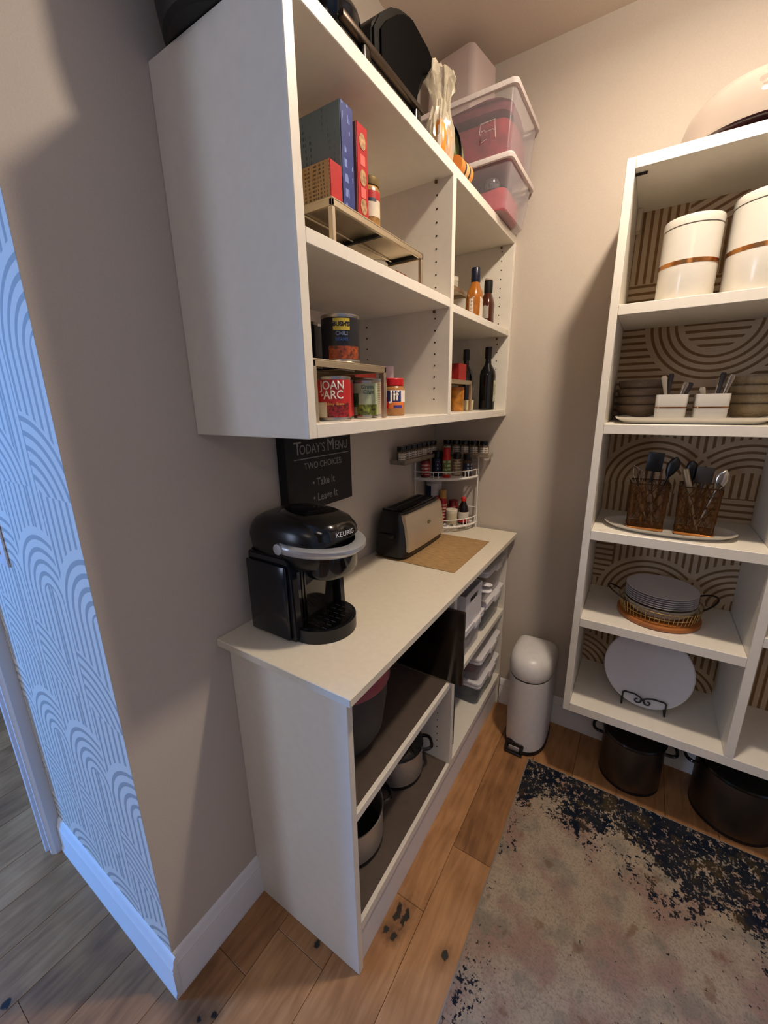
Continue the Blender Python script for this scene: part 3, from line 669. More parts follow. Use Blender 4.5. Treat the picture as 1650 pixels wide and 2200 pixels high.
# ================================================================== FOOD ON THE WALL CABINET SHELVES
def riser(label, x0, x1, y0, y1, z0, z1, legs, group=None, sheet=True, bars=(), mt=CHAMP):
    r = thing('shelf_riser', label, 'riser', (x0, y0, z0)); W, D, H = x1-x0, y1-y0, z1-z0; q = 0.0065
    MB().box(0, W, 0, D, H-0.003, H, 0.0008, 1).build('top_sheet', mt, r)
    f = MB(); f.box(W-q, W, 0, D, H-0.014, H-0.003, 0.0008, 1); f.box(0, q, 0, D, H-0.014, H-0.003, 0.0008, 1); f.box(0, W, 0, q, H-0.014, H-0.003, 0.0008, 1); f.box(0, W, D-q, D, H-0.014, H-0.003, 0.0008, 1)
    f.build('frame', mt, r)
    for b in bars: MB().box(q, W-q, b-0.004, b+0.004, H-0.010, H-0.003).build('cross_bar', BLKM, r)
    for k in (0.33, 0.66): MB().tube([(W*k, 0.01, H-0.006), (W*k, D-0.01, H-0.006)], 0.0018, 6).build('rod', mat('bright_rod', '#e8dcc4', 0.3, metal=0.6), r)
    for (lx, ly) in ((0, 0), (W-q-0.003, 0), (0, D-q-0.003), (W-q-0.003, D-q-0.003)):
        MB().box(lx, lx+q+0.003, ly, ly+q+0.003, 0, H-0.0145, 0.0008, 1).build('leg', mt, r)
    return r
riser('long champagne metal riser on the upper left shelf holding boxes', 0.055, 0.312, 0.108, 0.468, 1.7422, 1.822, 4, bars=(0.185, 0.352))
riser('champagne metal riser on the lower left shelf holding the bean can', 0.05, 0.302, 0.045, 0.300, 1.4272, 1.545, 4, bars=(0.13,))
def carton(label, x0, x1, y0, y1, z0, z1, m_side, m_end, top=None, name='food_box', group=None):
    r = thing(name, label, 'box', ((x0+x1)/2, (y0+y1)/2, z0), 0, group); W, D, H = (x1-x0)/2, (y1-y0)/2, z1-z0
    MB().box(-W, W, -D, D, 0, H, 0.0008, 1).build('carton', top or m_end, r)
    MB().box(-W+0.001, W-0.001, -D-0.0006, -D+0.0002, 0.001, H-0.001).build('back_print', m_side, r)
    MB().box(W-0.0002, W+0.0006, -D+0.001, D-0.001, 0.001, H-0.001).build('end_print', m_end, r)
    return r
ZR = 1.8222
b1 = carton('small red box with tan nutrition print at the front of the riser', 0.195, 0.303, 0.118, 0.152, ZR, 1.885, print_mat('tan_print', '#a3845a', '#33261a', sc=240, amt=0.5, lines=160), REDM)
b2 = carton('tall dark blue food box with grey back print behind the small red box', 0.13, 0.300, 0.158, 0.196, ZR, 1.992, print_mat('bluegrey_print', '#6d7d84', '#2c3f4c', sc=240, amt=0.35, lines=95), print_mat('deep_blue_print', '#1c2f74', '#7f93cf', sc=120, amt=0.42, lines=42), mat('box_navy_top', '#141f3c', 0.4))
b3 = carton('tall narrow red food box with cream roundels beside the blue box', 0.155, 0.297, 0.212, 0.248, ZR, 1.985, mat('pink_side', '#b27d78', 0.5), REDM)
for zz in (0.135, 0.075, 0.025):
    MB().loft([[(0.0718+k, 0.011*cos(2*pi*i/16), zz+0.014*sin(2*pi*i/16)) for i in range(16)] for k in (0, 0.0006)]).build('roundel', mat('roundel_tan', '#b98f62', 0.5, noise=0.3, nscale=150), b3)
for zz in (0.105, 0.05): MB().box(0.0716, 0.0722, -0.008, 0.008, zz-0.010, zz+0.008).build('print_patch', mat('pinkish_print', '#d9645a', 0.5), b3)

def can(label, x, y, z, r, h, body, labels=(), name='food_can', lidm=None, group=None, rim=True):
    o = thing(name, label, 'can', (x, y, z), 0, group)
    MB().lathe([(r*0.96, 0), (r, 0.002), (r, 0.004), (r*0.975, 0.006), (r*0.975, h-0.006), (r, h-0.004), (r, h-0.001), (r*0.96, h), (r*0.94, h-0.003), (0.001, h-0.003)], seg=32).build('tin', lidm or mat('tin', '#b8b2aa', 0.3, metal=1.0), o)
    label_arc(o, body, 0, 0, r*0.976, -pi, pi, 0.007, h-0.007, 'paper_label', 40)
    for (m, a0, a1, z0, z1) in labels: label_arc(o, m, 0, 0, r*0.976+0.0004, a0, a1, z0*h, z1*h, 'label_print')
    return o
AF = -1.03    # angle on the cans that faces the camera
gcan = 'cans and jars under the lower left riser'
WHL = mat('label_cream', '#d6c8ae', 0.5, noise=0.05)
BEAN = mat('bean_red', '#8e1a1c', 0.4, noise=0.5, nscale=180)
cA = can('large red kidney bean can at the front under the lower riser', 0.262, 0.150, 1.4272, 0.0375, 0.090, mat('can_red', '#b71f22', 0.4, noise=0.04), ((WHL, AF-1.3, AF-0.28, 0.08, 0.42), (BEAN, AF-0.28, AF+1.1, 0.08, 0.40)), group=gcan)
LW = mat('white_ink', '#e9ddd2', 0.5)
text_obj('JOAN', 0.025, LW, cA, None, bend=((0, 0), 0.0372, AF+0.06, 0.071), bold=0.0004, sx=0.85); text_obj('of', 0.010, LW, cA, None, bend=((0, 0), 0.0372, AF-0.55, 0.053))
text_obj('ARC', 0.024, LW, cA, None, bend=((0, 0), 0.0372, AF+0.12, 0.052), bold=0.0004, sx=0.9); text_obj('Kidney Beans', 0.0080, mat('yellow_ink', '#e2a24c', 0.5), cA, None, bend=((0, 0), 0.0374, AF+0.15, 0.0345))
cB = can('second red bean can half hidden behind the large red can', 0.212, 0.229, 1.4272, 0.036, 0.088, mat('can_red', '#b71f22', 0.4), ((mat('black_patch', '#1a1414', 0.4), AF-1.0, AF-0.05, 0.66, 0.86), (BEAN, AF-1.2, AF+0.2, 0.08, 0.30)), group=gcan)
cC = can('green and white vegetable can beside the red bean cans', 0.240, 0.295, 1.4272, 0.0335, 0.088, mat('can_pale_green', '#a8b79a', 0.4, noise=0.1, nscale=40), ((mat('leaf_green', '#2c5a34', 0.45, noise=0.3), AF-1.5, AF-0.35, 0.30, 0.66), (mat('corn_green', '#6f7c2c', 0.45, noise=0.5, nscale=140), AF-0.5, AF+1.2, 0.08, 0.36)), group=gcan)
text_obj('Green', 0.0125, mat('ink_green', '#2b5a3c', 0.5), cC, None, bend=((0, 0), 0.0331, AF+0.35, 0.072)); text_obj('Giant', 0.0125, mat('ink_green', '#2b5a3c', 0.5), cC, None, bend=((0, 0), 0.0331, AF+0.42, 0.060))
cD = can('can turned to its cream nutrition panel right of the green can', 0.224, 0.3645, 1.4272, 0.0335, 0.094, print_mat('cream_nutri', '#b7a98e', '#5a4a3a', sc=260, amt=0.5, lines=210), ((REDM, AF+0.62, AF+1.4, 0.08, 0.5),), group=gcan)
cE = can('dark blue and red can at the back of the lower riser', 0.165, 0.405, 1.4272, 0.034, 0.100, mat('dk_blue_can', '#151a33', 0.4, noise=0.1), ((REDM, AF-0.1, AF+0.9, 0.1, 0.5),), group=gcan)
# peanut butter
pb = bottle('peanut_butter_jar', 'peanut butter jar with red lid and blue letters beside the riser', 'jar', (0.222, 0.462, 1.4272), [(0.032, 0), (0.0335, 0.003), (0.0335, 0.070), (0.030, 0.078), (0.028, 0.080)], [(0.0305, 0.080), (0.031, 0.081), (0.031, 0.098), (0.0295, 0.100)], mat('peanut_butter', '#a9743f', 0.3, noise=0.06), mat('lid_red', '#c4161c', 0.35), None)
label_arc(pb, mat('jif_white', '#e6ddd2', 0.45), 0, 0, 0.0336, AF-1.5, AF+1.5, 0.036, 0.068); label_arc(pb, mat('jif_red', '#c8201c', 0.45), 0, 0, 0.0336, AF-1.5, AF-0.3, 0.020, 0.036); label_arc(pb, mat('jif_blue2', '#3a2f7a', 0.45), 0, 0, 0.0339, AF+0.05, AF+0.85, 0.021, 0.028); label_arc(pb, mat('jif_orange', '#d9742a', 0.45), 0, 0, 0.0336, AF-0.3, AF+1.0, 0.020, 0.036, seg=12)
label_arc(pb, mat('jif_blue', '#232a6c', 0.45), 0, 0, 0.0338, AF-0.62, AF+0.72, 0.037, 0.067)
text_obj('Jif', 0.036, mat('jif_letter', '#efe8de', 0.45), pb, None, 'logo', bend=((0, 0), 0.0341, AF+0.10, 0.0525), bold=0.0012, sx=0.95)
bottle('shaker', 'white-capped shaker behind the peanut butter jar', 'shaker', (0.170, 0.512, 1.4272), [(0.021, 0), (0.022, 0.002), (0.022, 0.10)], [(0.0225, 0.10), (0.0225, 0.138), (0.021, 0.140)], mat('shaker_body', '#b9aba6', 0.4), mat('shaker_cap', '#cdbcb8', 0.4), None)
# upon the lower riser
bz = 1.5454
cF = can('large dark baked bean can with yellow badge on the lower riser', 0.262, 0.182, bz, 0.041, 0.094, mat('can_navy', '#10131c', 0.35, noise=0.1), ((mat('beans_orange', '#a3481c', 0.4, noise=0.45, nscale=150), AF-0.55, AF+1.2, 0.07, 0.34), (mat('badge_yellow', '#cdb53a', 0.4), AF-0.25, AF+0.62, 0.66, 0.90)), group='cans on the lower riser')
text_obj("BUSH'S", 0.0115, mat('ink_black', '#17130f', 0.5), cF, None, 'logo', bend=((0, 0), 0.0408, AF+0.18, 0.0735), bold=0.0006); text_obj('CHILI', 0.0105, mat('ink_pale_blue', '#8fa5c0', 0.5), cF, None, bend=((0, 0), 0.0406, AF+0.18, 0.0555)); text_obj('BEANS', 0.009, mat('ink_mid_blue', '#3f62a8', 0.5), cF, None, bend=((0, 0), 0.0406, AF+0.18, 0.0445))
can('plain dark can behind the baked bean can on the lower riser', 0.165, 0.165, bz, 0.038, 0.090, mat('can_navy2', '#0e1016', 0.35, noise=0.1), ((print_mat('silver_side_print', '#23252c', '#8a8d96', sc=200), AF-0.3, AF+0.5, 0.1, 0.9),), group='cans on the lower riser')
can('dark jar at the back right of the lower riser', 0.110, 0.262, bz, 0.030, 0.105, mat('dk_jar', '#101020', 0.3), (), name='jar_dark', group=None)
carton('flat red carton lying on the dark blue and red can', 0.075, 0.185, 0.335, 0.435, 1.5275, 1.560, mat('flat_red_side', '#a5402f', 0.45), mat('flat_red_end', '#b3301f', 0.45), mat('flat_pink_top', '#b99384', 0.5)).location.z = 1.5275
# support: tall dark box the flat carton lies on
carton('narrow dark red box standing at the back of the lower left bay', 0.075, 0.135, 0.445, 0.485, 1.4272, 1.560, mat('maroon_side', '#4c1518', 0.5), mat('maroon_end', '#3a1016', 0.5))
# jar on the upper riser
jr = bottle('glass_jar', 'cream-labelled jar with dull gold lid at the end of the boxes', 'jar', (0.262, 0.296, ZR), [(0.026, 0), (0.028, 0.003), (0.028, 0.080), (0.024, 0.088)], [(0.0265, 0.088), (0.027, 0.089), (0.027, 0.102), (0.025, 0.104)], mat('salsa', '#b98a4c', 0.25, noise=0.3), mat('gold_lid', '#86744a', 0.35, metal=0.6), None)
label_arc(jr, WHL, 0, 0, 0.028, AF-1.3, AF+1.3, 0.028, 0.074); label_arc(jr, REDM, 0, 0, 0.0282, AF-0.2, AF+1.3, 0.060, 0.076); label_arc(jr, NAVY, 0, 0, 0.0284, AF-0.1, AF+0.8, 0.056, 0.062)
# below the upper riser
bottle('plastic_tub', 'white tub with a green mark under the upper riser', 'tub', (0.235, 0.352, 1.7424), [(0.028, 0), (0.033, 0.03)], [(0.036, 0.030), (0.037, 0.032), (0.037, 0.040), (0.034, 0.042)], mat('tub_white', '#cfc6ae', 0.4), mat('tub_lid', '#d4ceb8', 0.4), (mat('tub_green', '#2f6a44', 0.4), 0.0372, -1.9, -0.9, 0.033, 0.040))
carton('flat orange and red packet under the far end of the upper riser', 0.15, 0.275, 0.395, 0.452, 1.7424, 1.775, mat('packet_red', '#8c3d2a', 0.5), mat('packet_orange', '#b3603a', 0.5), mat('packet_top', '#a8743f', 0.5))
carton('low dark red packet under the middle of the upper riser', 0.12, 0.27, 0.215, 0.30, 1.7424, 1.772, mat('packet_maroon', '#5c2420', 0.5), mat('packet_maroon2', '#4c1b1a', 0.5))

# upper right bay
zr = 1.7335
riser('small champagne riser in the upper right bay behind the dressing bottles', 0.06, 0.235, 0.635, 0.985, zr, 1.840, 4)
mb_ = thing('dressing_bottle', 'amber salad dressing bottle with dark blue cap and cream label', 'bottle', (0.270, 0.950, zr))
MB().loft([superell(0, 0, a, b, z, 2.6, 28) for a, b, z in ((0.024, 0.033, 0), (0.026, 0.036, 0.004), (0.026, 0.036, 0.075), (0.024, 0.033, 0.098), (0.016, 0.020, 0.118), (0.013, 0.014, 0.130))]).build('body', mat('amber_dressing', '#a3621f', 0.2, noise=0.12), mb_)
MB().lathe([(0.0155, 0.130), (0.016, 0.132), (0.016, 0.172), (0.0145, 0.175)], seg=20).build('cap', mat('cap_navy', '#11142a', 0.3), mb_)
lb = MB(); n = 14
lb.loft([[(0.0262*cos(a)*1.02+k, 0.0362*sin(a)*1.02, z) for k, z in ((0, 0.006), (0.0005, 0.006), (0.0005, 0.070+0.010*cos((a+0.75)*1.2)), (0, 0.070+0.010*cos((a+0.75)*1.2)))] for a in [(-2.1+2.6*i/n) for i in range(n+1)]])
lb.build('label', print_mat('dressing_label', '#d3c5b4', '#7a6a5c', sc=180, amt=0.4, lines=90), mb_)
mb2 = thing('bbq_bottle', 'dark brown barbecue sauce bottle with black cap by the right panel', 'bottle', (0.262, 1.110, zr))
MB().loft([superell(0, 0, a, b, z, 2.6, 28) for a, b, z in ((0.022, 0.030, 0), (0.024, 0.032, 0.004), (0.022, 0.029, 0.045), (0.024, 0.032, 0.088), (0.018, 0.024, 0.110), (0.013, 0.014, 0.128))]).build('body', mat('bbq_brown', '#4c1f10', 0.18, noise=0.2), mb2)
MB().lathe([(0.0155, 0.128), (0.016, 0.130), (0.016, 0.168), (0.0145, 0.170)], seg=20).build('cap', mat('cap_black', '#141011', 0.35), mb2)
MB().lathe([(0.0145, 0.1702), (0.0155, 0.171), (0.0155, 0.176), (0.014, 0.1775)], seg=20).build('cap_top', mat('cap_cream', '#b9a995', 0.4), mb2)
label_arc(mb2, mat('bbq_label', '#a8a093', 0.5), 0, 0, 0.031, -1.9, -1.1, 0.035, 0.085)
can('small teal and pink tin under the small riser', 0.200, 0.935, zr, 0.024, 0.052, mat('teal_label', '#7fa8a0', 0.45), ((mat('pink_label', '#b3404f', 0.45), -2.4, 0.6, 0.72, 0.98), (mat('grey_label', '#4d4650', 0.45), -0.9, 0.6, 0.1, 0.5)))
can('dark green tin behind the teal tin under the small riser', 0.140, 0.925, zr, 0.024, 0.058, mat('dk_green_label', '#2b4a40', 0.45))
bottle('pill_bottle', 'white plastic bottle standing on the small riser', 'bottle', (0.195, 0.925, 1.8405), [(0.018, 0), (0.019, 0.002), (0.019, 0.030)], [(0.020, 0.030), (0.020, 0.044), (0.0185, 0.045)], mat('pill_white', '#b3a995', 0.4), mat('pill_cap', '#c2b8a2', 0.4), None)
bottle('pill_bottle', 'shorter white plastic bottle at the far end of the small riser', 'bottle', (0.170, 0.962, 1.8405), [(0.018, 0), (0.019, 0.002), (0.019, 0.022)], [(0.017, 0.022), (0.017, 0.036), (0.016, 0.037)], mat('pill_white', '#b3a995', 0.4), mat('pill_cap', '#c2b8a2', 0.4), None)

# lower right bay
zb = 1.4272
riser('short champagne riser in the lower right bay by the divider', 0.06, 0.262, 0.640, 0.978, zb, 1.537, 4)
def wine(label, x, y, h, r, lab=None, rz=0.0):
    o = thing('wine_bottle' if lab is None else 'oil_bottle', label, 'bottle', (x, y, zb), rz)
    MB().lathe([(r*0.9, 0), (r, 0.004), (r, h*0.55), (r*0.93, h*0.62), (r*0.42, h*0.73), (r*0.36, h*0.80), (r*0.36, h*0.82)], seg=28).build('body', mat('dark_bottle_glass', '#08090a', 0.08, coat=0.4), o)
    MB().lathe([(r*0.44, h*0.82), (r*0.45, h*0.825), (r*0.45, h*0.995), (r*0.42, h)], seg=20).build('cap', mat('bottle_foil', '#0c0808', 0.35), o)
    if lab: label_arc(o, lab, 0, 0, r, -0.35, 1.3, h*0.14, h*0.47)
    return o
wine('slim dark wine bottle behind the short riser', 0.182, 1.112, 0.238, 0.029)
wine('dark olive oil bottle with green and white label near the right panel', 0.272, 1.120, 0.242, 0.0315, mat('oil_label', '#b9bf96', 0.5, noise=0.3, nscale=50))
jo = bottle('orange_jar', 'orange jar standing under the short riser', 'jar', (0.222, 0.925, zb), [(0.026, 0), (0.028, 0.003), (0.028, 0.076)], [(0.027, 0.076), (0.027, 0.086), (0.025, 0.088)], mat('orange_fill', '#b5741e', 0.3, noise=0.25, nscale=50), mat('orange_lid', '#a35a1c', 0.4), None)
carton('red box on the short riser beside the divider', 0.17, 0.245, 0.885, 0.955, 1.5375, 1.595, mat('red_box_side', '#8a1712', 0.5), mat('red_box_end', '#981a14', 0.5))
rm = thing('ramekin', 'small cream fluted ramekin behind the far leg of the short riser', 'ramekin', (0.216, 1.026, zb))
MB().loft([[(r*(1+0.02*(k % 2))*cos(2*pi*k/48), r*(1+0.02*(k % 2))*sin(2*pi*k/48), z) for k in range(48)] for r, z in ((0.028, 0), (0.031, 0.003), (0.034, 0.034))]+[[(0.034*cos(2*pi*k/48), 0.034*sin(2*pi*k/48), 0.040) for k in range(48)], [(0.031*cos(2*pi*k/48), 0.031*sin(2*pi*k/48), 0.040) for k in range(48)], [(0.029*cos(2*pi*k/48), 0.029*sin(2*pi*k/48), 0.006) for k in range(48)]]).build('bowl', mat('ramekin_cream', '#cdc09a', 0.35), rm)

# ================================================================== ON TOP OF THE WALL CABINET
def tub(name, label, loc, w, d, h, rz=0.0, m=CLEARP, rimm=None, lid=None, taper=0.90, group=None, latches=False):
    """open or lidded storage tub: local x in [-w,0] from the room-side face, y in [0,d] away from the room"""
    t = thing(name, label, 'storage box', loc, rz, group)
    def ring(ix, z, q=0.0):
        k = 0.018
        x0, x1, y0, y1 = -w+ix, -ix, ix, d-ix; pts = []
        for (cx, cy, a0) in ((x1-k, y1-k, 0), (x0+k, y1-k, pi/2), (x0+k, y0+k, pi), (x1-k, y0+k, 3*pi/2)):
            for i in range(5): a = a0+pi/2*i/4; pts.append((cx+(k-q)*cos(a), cy+(k-q)*sin(a), z))
        return pts
    ins = min(w, d)*(1-taper)/2
    MB().loft([ring(ins+0.004, 0), ring(ins, 0.004), ring(0.003, h-0.012)], True, False).build('tub', m, t)
    rm_ = MB().loft([ring(0.003, h-0.014), ring(-0.006, h-0.014), ring(-0.008, h-0.006), ring(-0.006, h), ring(0.004, h)], False, False); rm_.build('rim', rimm or FROST, t)
    if lid: MB().loft([ring(-0.003, h+0.0005), ring(-0.008, h+0.003), ring(-0.008, h+0.012), ring(0.004, h+0.016), ring(0.012, h+0.013)]).build('lid', lid, t)
    if latches:
        MB().box(0.004, 0.014, d*0.42, d*0.72, h-0.018, h+0.012, 0.002).build('latch', WHITEP, t)
    return t
TX = 0.388
tA = tub('storage_box', 'lowest clear storage box with red items on the wall cabinet top', (TX-0.006, 0.915, ZT+0.0008), 0.33, 0.275, 0.142, rimm=mat('rim_white', '#d8cdc8', 0.4), taper=0.86)
tB = tub('storage_box', 'middle clear storage box packed with dark red cloth', (TX, 0.908, ZT+0.145), 0.34, 0.280, 0.175, rimm=mat('rim_white', '#d8cdc8', 0.4), taper=0.90)
REDC = mat('dark_red_cloth', '#8f1f2c', 0.85, noise=0.2, nscale=25, bump=0.4)
def lump(name, label, cat, loc, sx, sy, sz, m, seed, group=None, parts=None):
    mb = MB(); r = random.Random(seed); rings = []
    N = 22
    ph = [r.uniform(0, 6.28) for _ in range(6)]
    for j, (k, z) in enumerate(((0.86, 0.0), (0.97, 0.03), (1.0, 0.4), (0.99, 0.8), (0.93, 0.95), (0.80, 1.0))):
        ring = []
        for p in superell(0, 0, sx*k, sy*k, 0, 6, N):
            a = math.atan2(p[1], p[0]); wob = 1-0.03*(1+sin(3*a+ph[j % 6]))
            ring.append((p[0]*wob, p[1]*wob, sz*z+(0.012*sin(2*a+ph[0]) if j > 3 else 0)))
        rings.append(ring)
    mb.loft(rings); o = mb.build(name, m, None, loc=loc); tag(o, label, cat, group); return o
lump('folded_cloth', 'dark red cloth folded inside the middle storage box', 'cloth', (TX-0.17, 1.048, ZT+0.151), 0.150, 0.119, 0.112, REDC, 3)
lump('folded_cloth', 'greyish red cloth on top inside the middle storage box', 'cloth', (TX-0.17, 1.048, ZT+0.2755), 0.148, 0.122, 0.028, mat('mauve_cloth', '#7c3440', 0.85, noise=0.2, nscale=25), 5)
lump('folded_cloth', 'red cloth in the bottom of the lowest storage box', 'cloth', (TX-0.165, 1.052, ZT+0.007), 0.138, 0.108, 0.070, mat('rosy_cloth', '#b3404a', 0.8, noise=0.15, nscale=25), 8)
for k, (x, y, r) in enumerate(((TX-0.10, 1.02, 0.028), (TX-0.165, 1.03, 0.025), (TX-0.09, 1.09, 0.024))):
    o = MB().lathe([(0.001, 0), (r*0.8, 0.005), (r, 0.018), (r*0.9, 0.034), (r*0.4, 0.042), (0.001, 0.044)], seg=20).build('ornament_ball', mat('silver_ball' if k != 2 else 'plum_ball', '#8e8a92' if k != 2 else '#4b2540', 0.15, metal=0.8), None, loc=(x, y, ZT+0.090))
    tag(o, ['silver ornament at the front of the lowest storage box', 'silver ornament further back in the lowest storage box', 'plum ornament by the wall side of the lowest storage box'][k], 'ornament', 'ornaments in the lowest storage box')
MK = mat('marker_ink', '#e2cfc8', 0.5)
e = MB()
pl = lambda pts: e.tube([(x, 0.0, z) for x, z in pts], 0.0009, 5)
pl([(0.00, 0.004), (-0.004, 0.052), (-0.050, 0.052), (-0.052, 0.024), (-0.044, 0.022)]) ; pl([(-0.046, 0.030), (-0.036, 0.032), (-0.034, 0.026), (-0.010, 0.028), (-0.004, 0.024)]); pl([(-0.002, 0.052), (-0.050, 0.050), (-0.047, 0.000), (-0.028, 0.006)])
eo = e.build('hand_lettering', MK, tB, loc=(-0.06, 0.0085, 0.045), rot=(-0.03, 0, 0)); eo['label'] = 'hand-drawn white letter mark'
fz = 2.3878
tC = thing('storage_box', 'upturned frosted storage box at the very top of the stack', 'storage box', (0.222, 0.978, fz), radians(9.4))
def rbox(x0, x1, y0, y1, z, k=0.02):
    pts = []
    for (cx, cy, a0) in ((x1-k, y1-k, 0), (x0+k, y1-k, pi/2), (x0+k, y0+k, pi), (x1-k, y0+k, 3*pi/2)):
        for i in range(5): a = a0+pi/2*i/4; pts.append((cx+k*cos(a), cy+k*sin(a), z))
    return pts
tC.rotation_euler = (0, 0, radians(-9.4))
MB().loft([rbox(-0.187, 0.004, -0.004, 0.170, 0), rbox(-0.185, 0.002, -0.002, 0.168, 0.006), rbox(-0.18, 0, 0, 0.166, 0.178, 0.022), rbox(-0.172, -0.008, 0.008, 0.158, 0.188, 0.018)], False, True).build('tub', FROST, tC)
MB().loft([rbox(-0.193, 0.010, -0.010, 0.176, 0), rbox(-0.193, 0.010, -0.010, 0.176, 0.010), rbox(-0.187, 0.004, -0.004, 0.170, 0.010)], False, False).build('rim', FROST, tC)

# electric griddle stand, roaster, pan
t = thing('griddle', 'long black electric griddle on short feet along the cabinet top', 'griddle', (0.150, 0.372, ZT+0.0008))
MB().box(-0.125, 0.112, -0.160, 0.160, 0.087, 0.099, 0.004).build('plate', BLKM, t)
MB().box(0.114, 0.127, -0.162, 0.162, 0.086, 0.098, 0.002).build('edge_rail', mat('bronze_rail', '#40352c', 0.3, metal=0.8), t)
for (x, y) in ((0.115, -0.080), (0.115, 0.140), (-0.10, -0.080), (-0.10, 0.148)):
    MB().loft([superell(x, y, 0.011, 0.017, 0, 3, 20), superell(x, y, 0.012, 0.018, 0.03, 3, 20), superell(x, y, 0.010, 0.015, 0.0868, 3, 20)]).build('foot', BLKG, t)
MB().box(-0.115, 0.111, -0.150, 0.150, 0.018, 0.0868, 0.004).build('gap_block', mat('gap_beige', '#cbb99e', 0.5, noise=0.04), t)  # added block in wall beige, stands in for the open gap below the plate
t = thing('roaster_oven', 'black box-shaped cooker with rounded top on the griddle', 'appliance', (0.175, 0.50, ZT+0.1003))
pf = [(0.335, 2.146), (0.335, 2.218), (0.365, 2.252), (0.407, 2.286), (0.447, 2.311), (0.494, 2.327), (0.586, 2.318), (0.634, 2.302), (0.601, 2.268), (0.556, 2.238), (0.53, 2.20), (0.52, 2.146)]
pf = [(y-0.50, max(0.0, z-2.1613)) for y, z in pf]
q = MB().prism(pf, 'x', -0.09, 0.084)
bmesh.ops.bevel(q.bm, geom=list(q.bm.edges), offset=0.006, segments=2, affect='EDGES'); q.build('housing', mat('cooker_black', '#0a0b07', 0.45, noise=0.1, spec=0.2), t, auto=50)
MB().prism([(0.02+(y-0.02)*0.86, 0.085+(z-0.085)*0.86) for y, z in pf], 'x', 0.0835, 0.089).build('front_panel', mat('cooker_panel', '#020202', 0.6, spec=0.05), t)
t = thing('lidded_pan', 'glossy black round lidded pan near the front of the griddle', 'pan', (0.200, 0.270, ZT+0.1003))
MB().lathe([(0.050, 0), (0.056, 0.004), (0.059, 0.034), (0.061, 0.037)]).build('pan', BLKG, t)
MB().lathe([(0.0605, 0.038), (0.058, 0.046), (0.048, 0.060), (0.030, 0.068), (0.001, 0.072)]).build('lid', BLKG, t)
MB().lathe([(0.008, 0.070), (0.008, 0.078), (0.016, 0.083), (0.016, 0.090), (0.001, 0.093)], seg=20).build('knob', BLK, t)
t = thing('stock_pan', 'dull black wide pan overhanging the near end of the cabinet top', 'pan', (0.136, 0.078, ZT+0.0008))
MB().lathe([(0.112, 0), (0.120, 0.006), (0.127, 0.05), (0.128, 0.10), (0.129, 0.19), (0.125, 0.192), (0.122, 0.10), (0.11, 0.012), (0.001, 0.010)], seg=36, cap1=False).build('pan', BLKM, t)

# clear bag with orange goods, green tin, striped rolls
bag = thing('plastic_bag', 'crumpled clear plastic bag standing beside the storage boxes', 'bag', (0.292, 0.600, ZT+0.0008))
r = random.Random(4); rings = []
NB = 40; ph = [r.uniform(0, 6.28) for _ in range(8)]
for z, kx, ky in ((0.0, 0.022, 0.036), (0.01, 0.028, 0.042), (0.05, 0.031, 0.045), (0.085, 0.028, 0.042), (0.115, 0.020, 0.032), (0.135, 0.017, 0.026), (0.155, 0.022, 0.034), (0.18, 0.028, 0.046), (0.196, 0.022, 0.044), (0.206, 0.010, 0.030)):
    cr = 0.25*min(1, z/0.10)
    rings.append([(kx*cos(2*pi*i/NB)*(1+cr*(sin(7*2*pi*i/NB+ph[0]+z*30)+0.6*r.uniform(-1, 1))), ky*sin(2*pi*i/NB)*(1+cr*0.5*(sin(5*2*pi*i/NB+ph[1]-z*20)+r.uniform(-1, 1))), z+r.uniform(-.006, .006)*min(1, z*20)) for i in range(NB)])
MB().loft(rings, True, False).build('film', clear('bag_film', '#d8cfb4', 0.26, 0.12), bag, auto=20)
for k, (yy, xx) in enumerate(((0.580, 0.298), (0.621, 0.296))):
    o = thing('snack_roll', ['orange snack roll with a white stripe in the near side of the clear bag', 'orange snack roll with a white stripe in the far side of the clear bag'][k], 'food', (xx, yy, ZT+0.006), 0, 'snack rolls inside the clear bag')
    MB().lathe([(0.010, 0), (0.018, 0.012), (0.020, 0.04), (0.018, 0.070), (0.010, 0.084), (0.001, 0.088)], seg=24).build('wrapper', mat('orange_wrap', '#dd8420', 0.35, noise=0.12, nscale=40), o)
    label_arc(o, mat('stripe_white', '#e2dcd8', 0.4), 0, 0, 0.0200, -1.35, -0.95, 0.014, 0.066, 'stripe'); label_arc(o, mat('stripe_blue', '#5a63a3', 0.4), 0, 0, 0.0200, -0.05, 0.25, 0.03, 0.05, 'stripe')
o = thing('striped_cup', 'orange and cream striped paper cup lying at the cabinet front edge', 'cup', (0.304, 0.740, ZT+0.0278))
for k, (a, b, c) in enumerate(((0, 0.018, '#d8954a'), (0.018, 0.026, '#3b2c22'), (0.026, 0.044, '#e0b27a'), (0.044, 0.052, '#3b2c22'), (0.052, 0.075, '#d8853a'))):
    MB().lathe([(0.0268-a*0.05, a), (0.0268-b*0.05, b)], seg=24).build('band', mat('cup_band_%d' % (k if k != 3 else 1), c, 0.5), o)
o.rotation_euler = (radians(90), 0, 0)
o = thing('round_tin', 'green oval tin with a black rim standing on edge beside the bag', 'tin', (0.212, 0.775, ZT+0.0992))
MB().lathe([(0.066, -0.02), (0.068, -0.018), (0.068, 0.018), (0.066, 0.02)], seg=36).build('drum', mat('tin_green', '#7f8a58', 0.5, noise=0.1), o)
MB().lathe([(0.0665, 0.0195), (0.0725, 0.0195), (0.0725, 0.026), (0.0665, 0.026)], seg=36, cap0=False, cap1=False).build('rim', BLKG, o)
o.rotation_euler = (radians(90), 0, radians(8)); o.scale = (0.95, 1.35, 1)

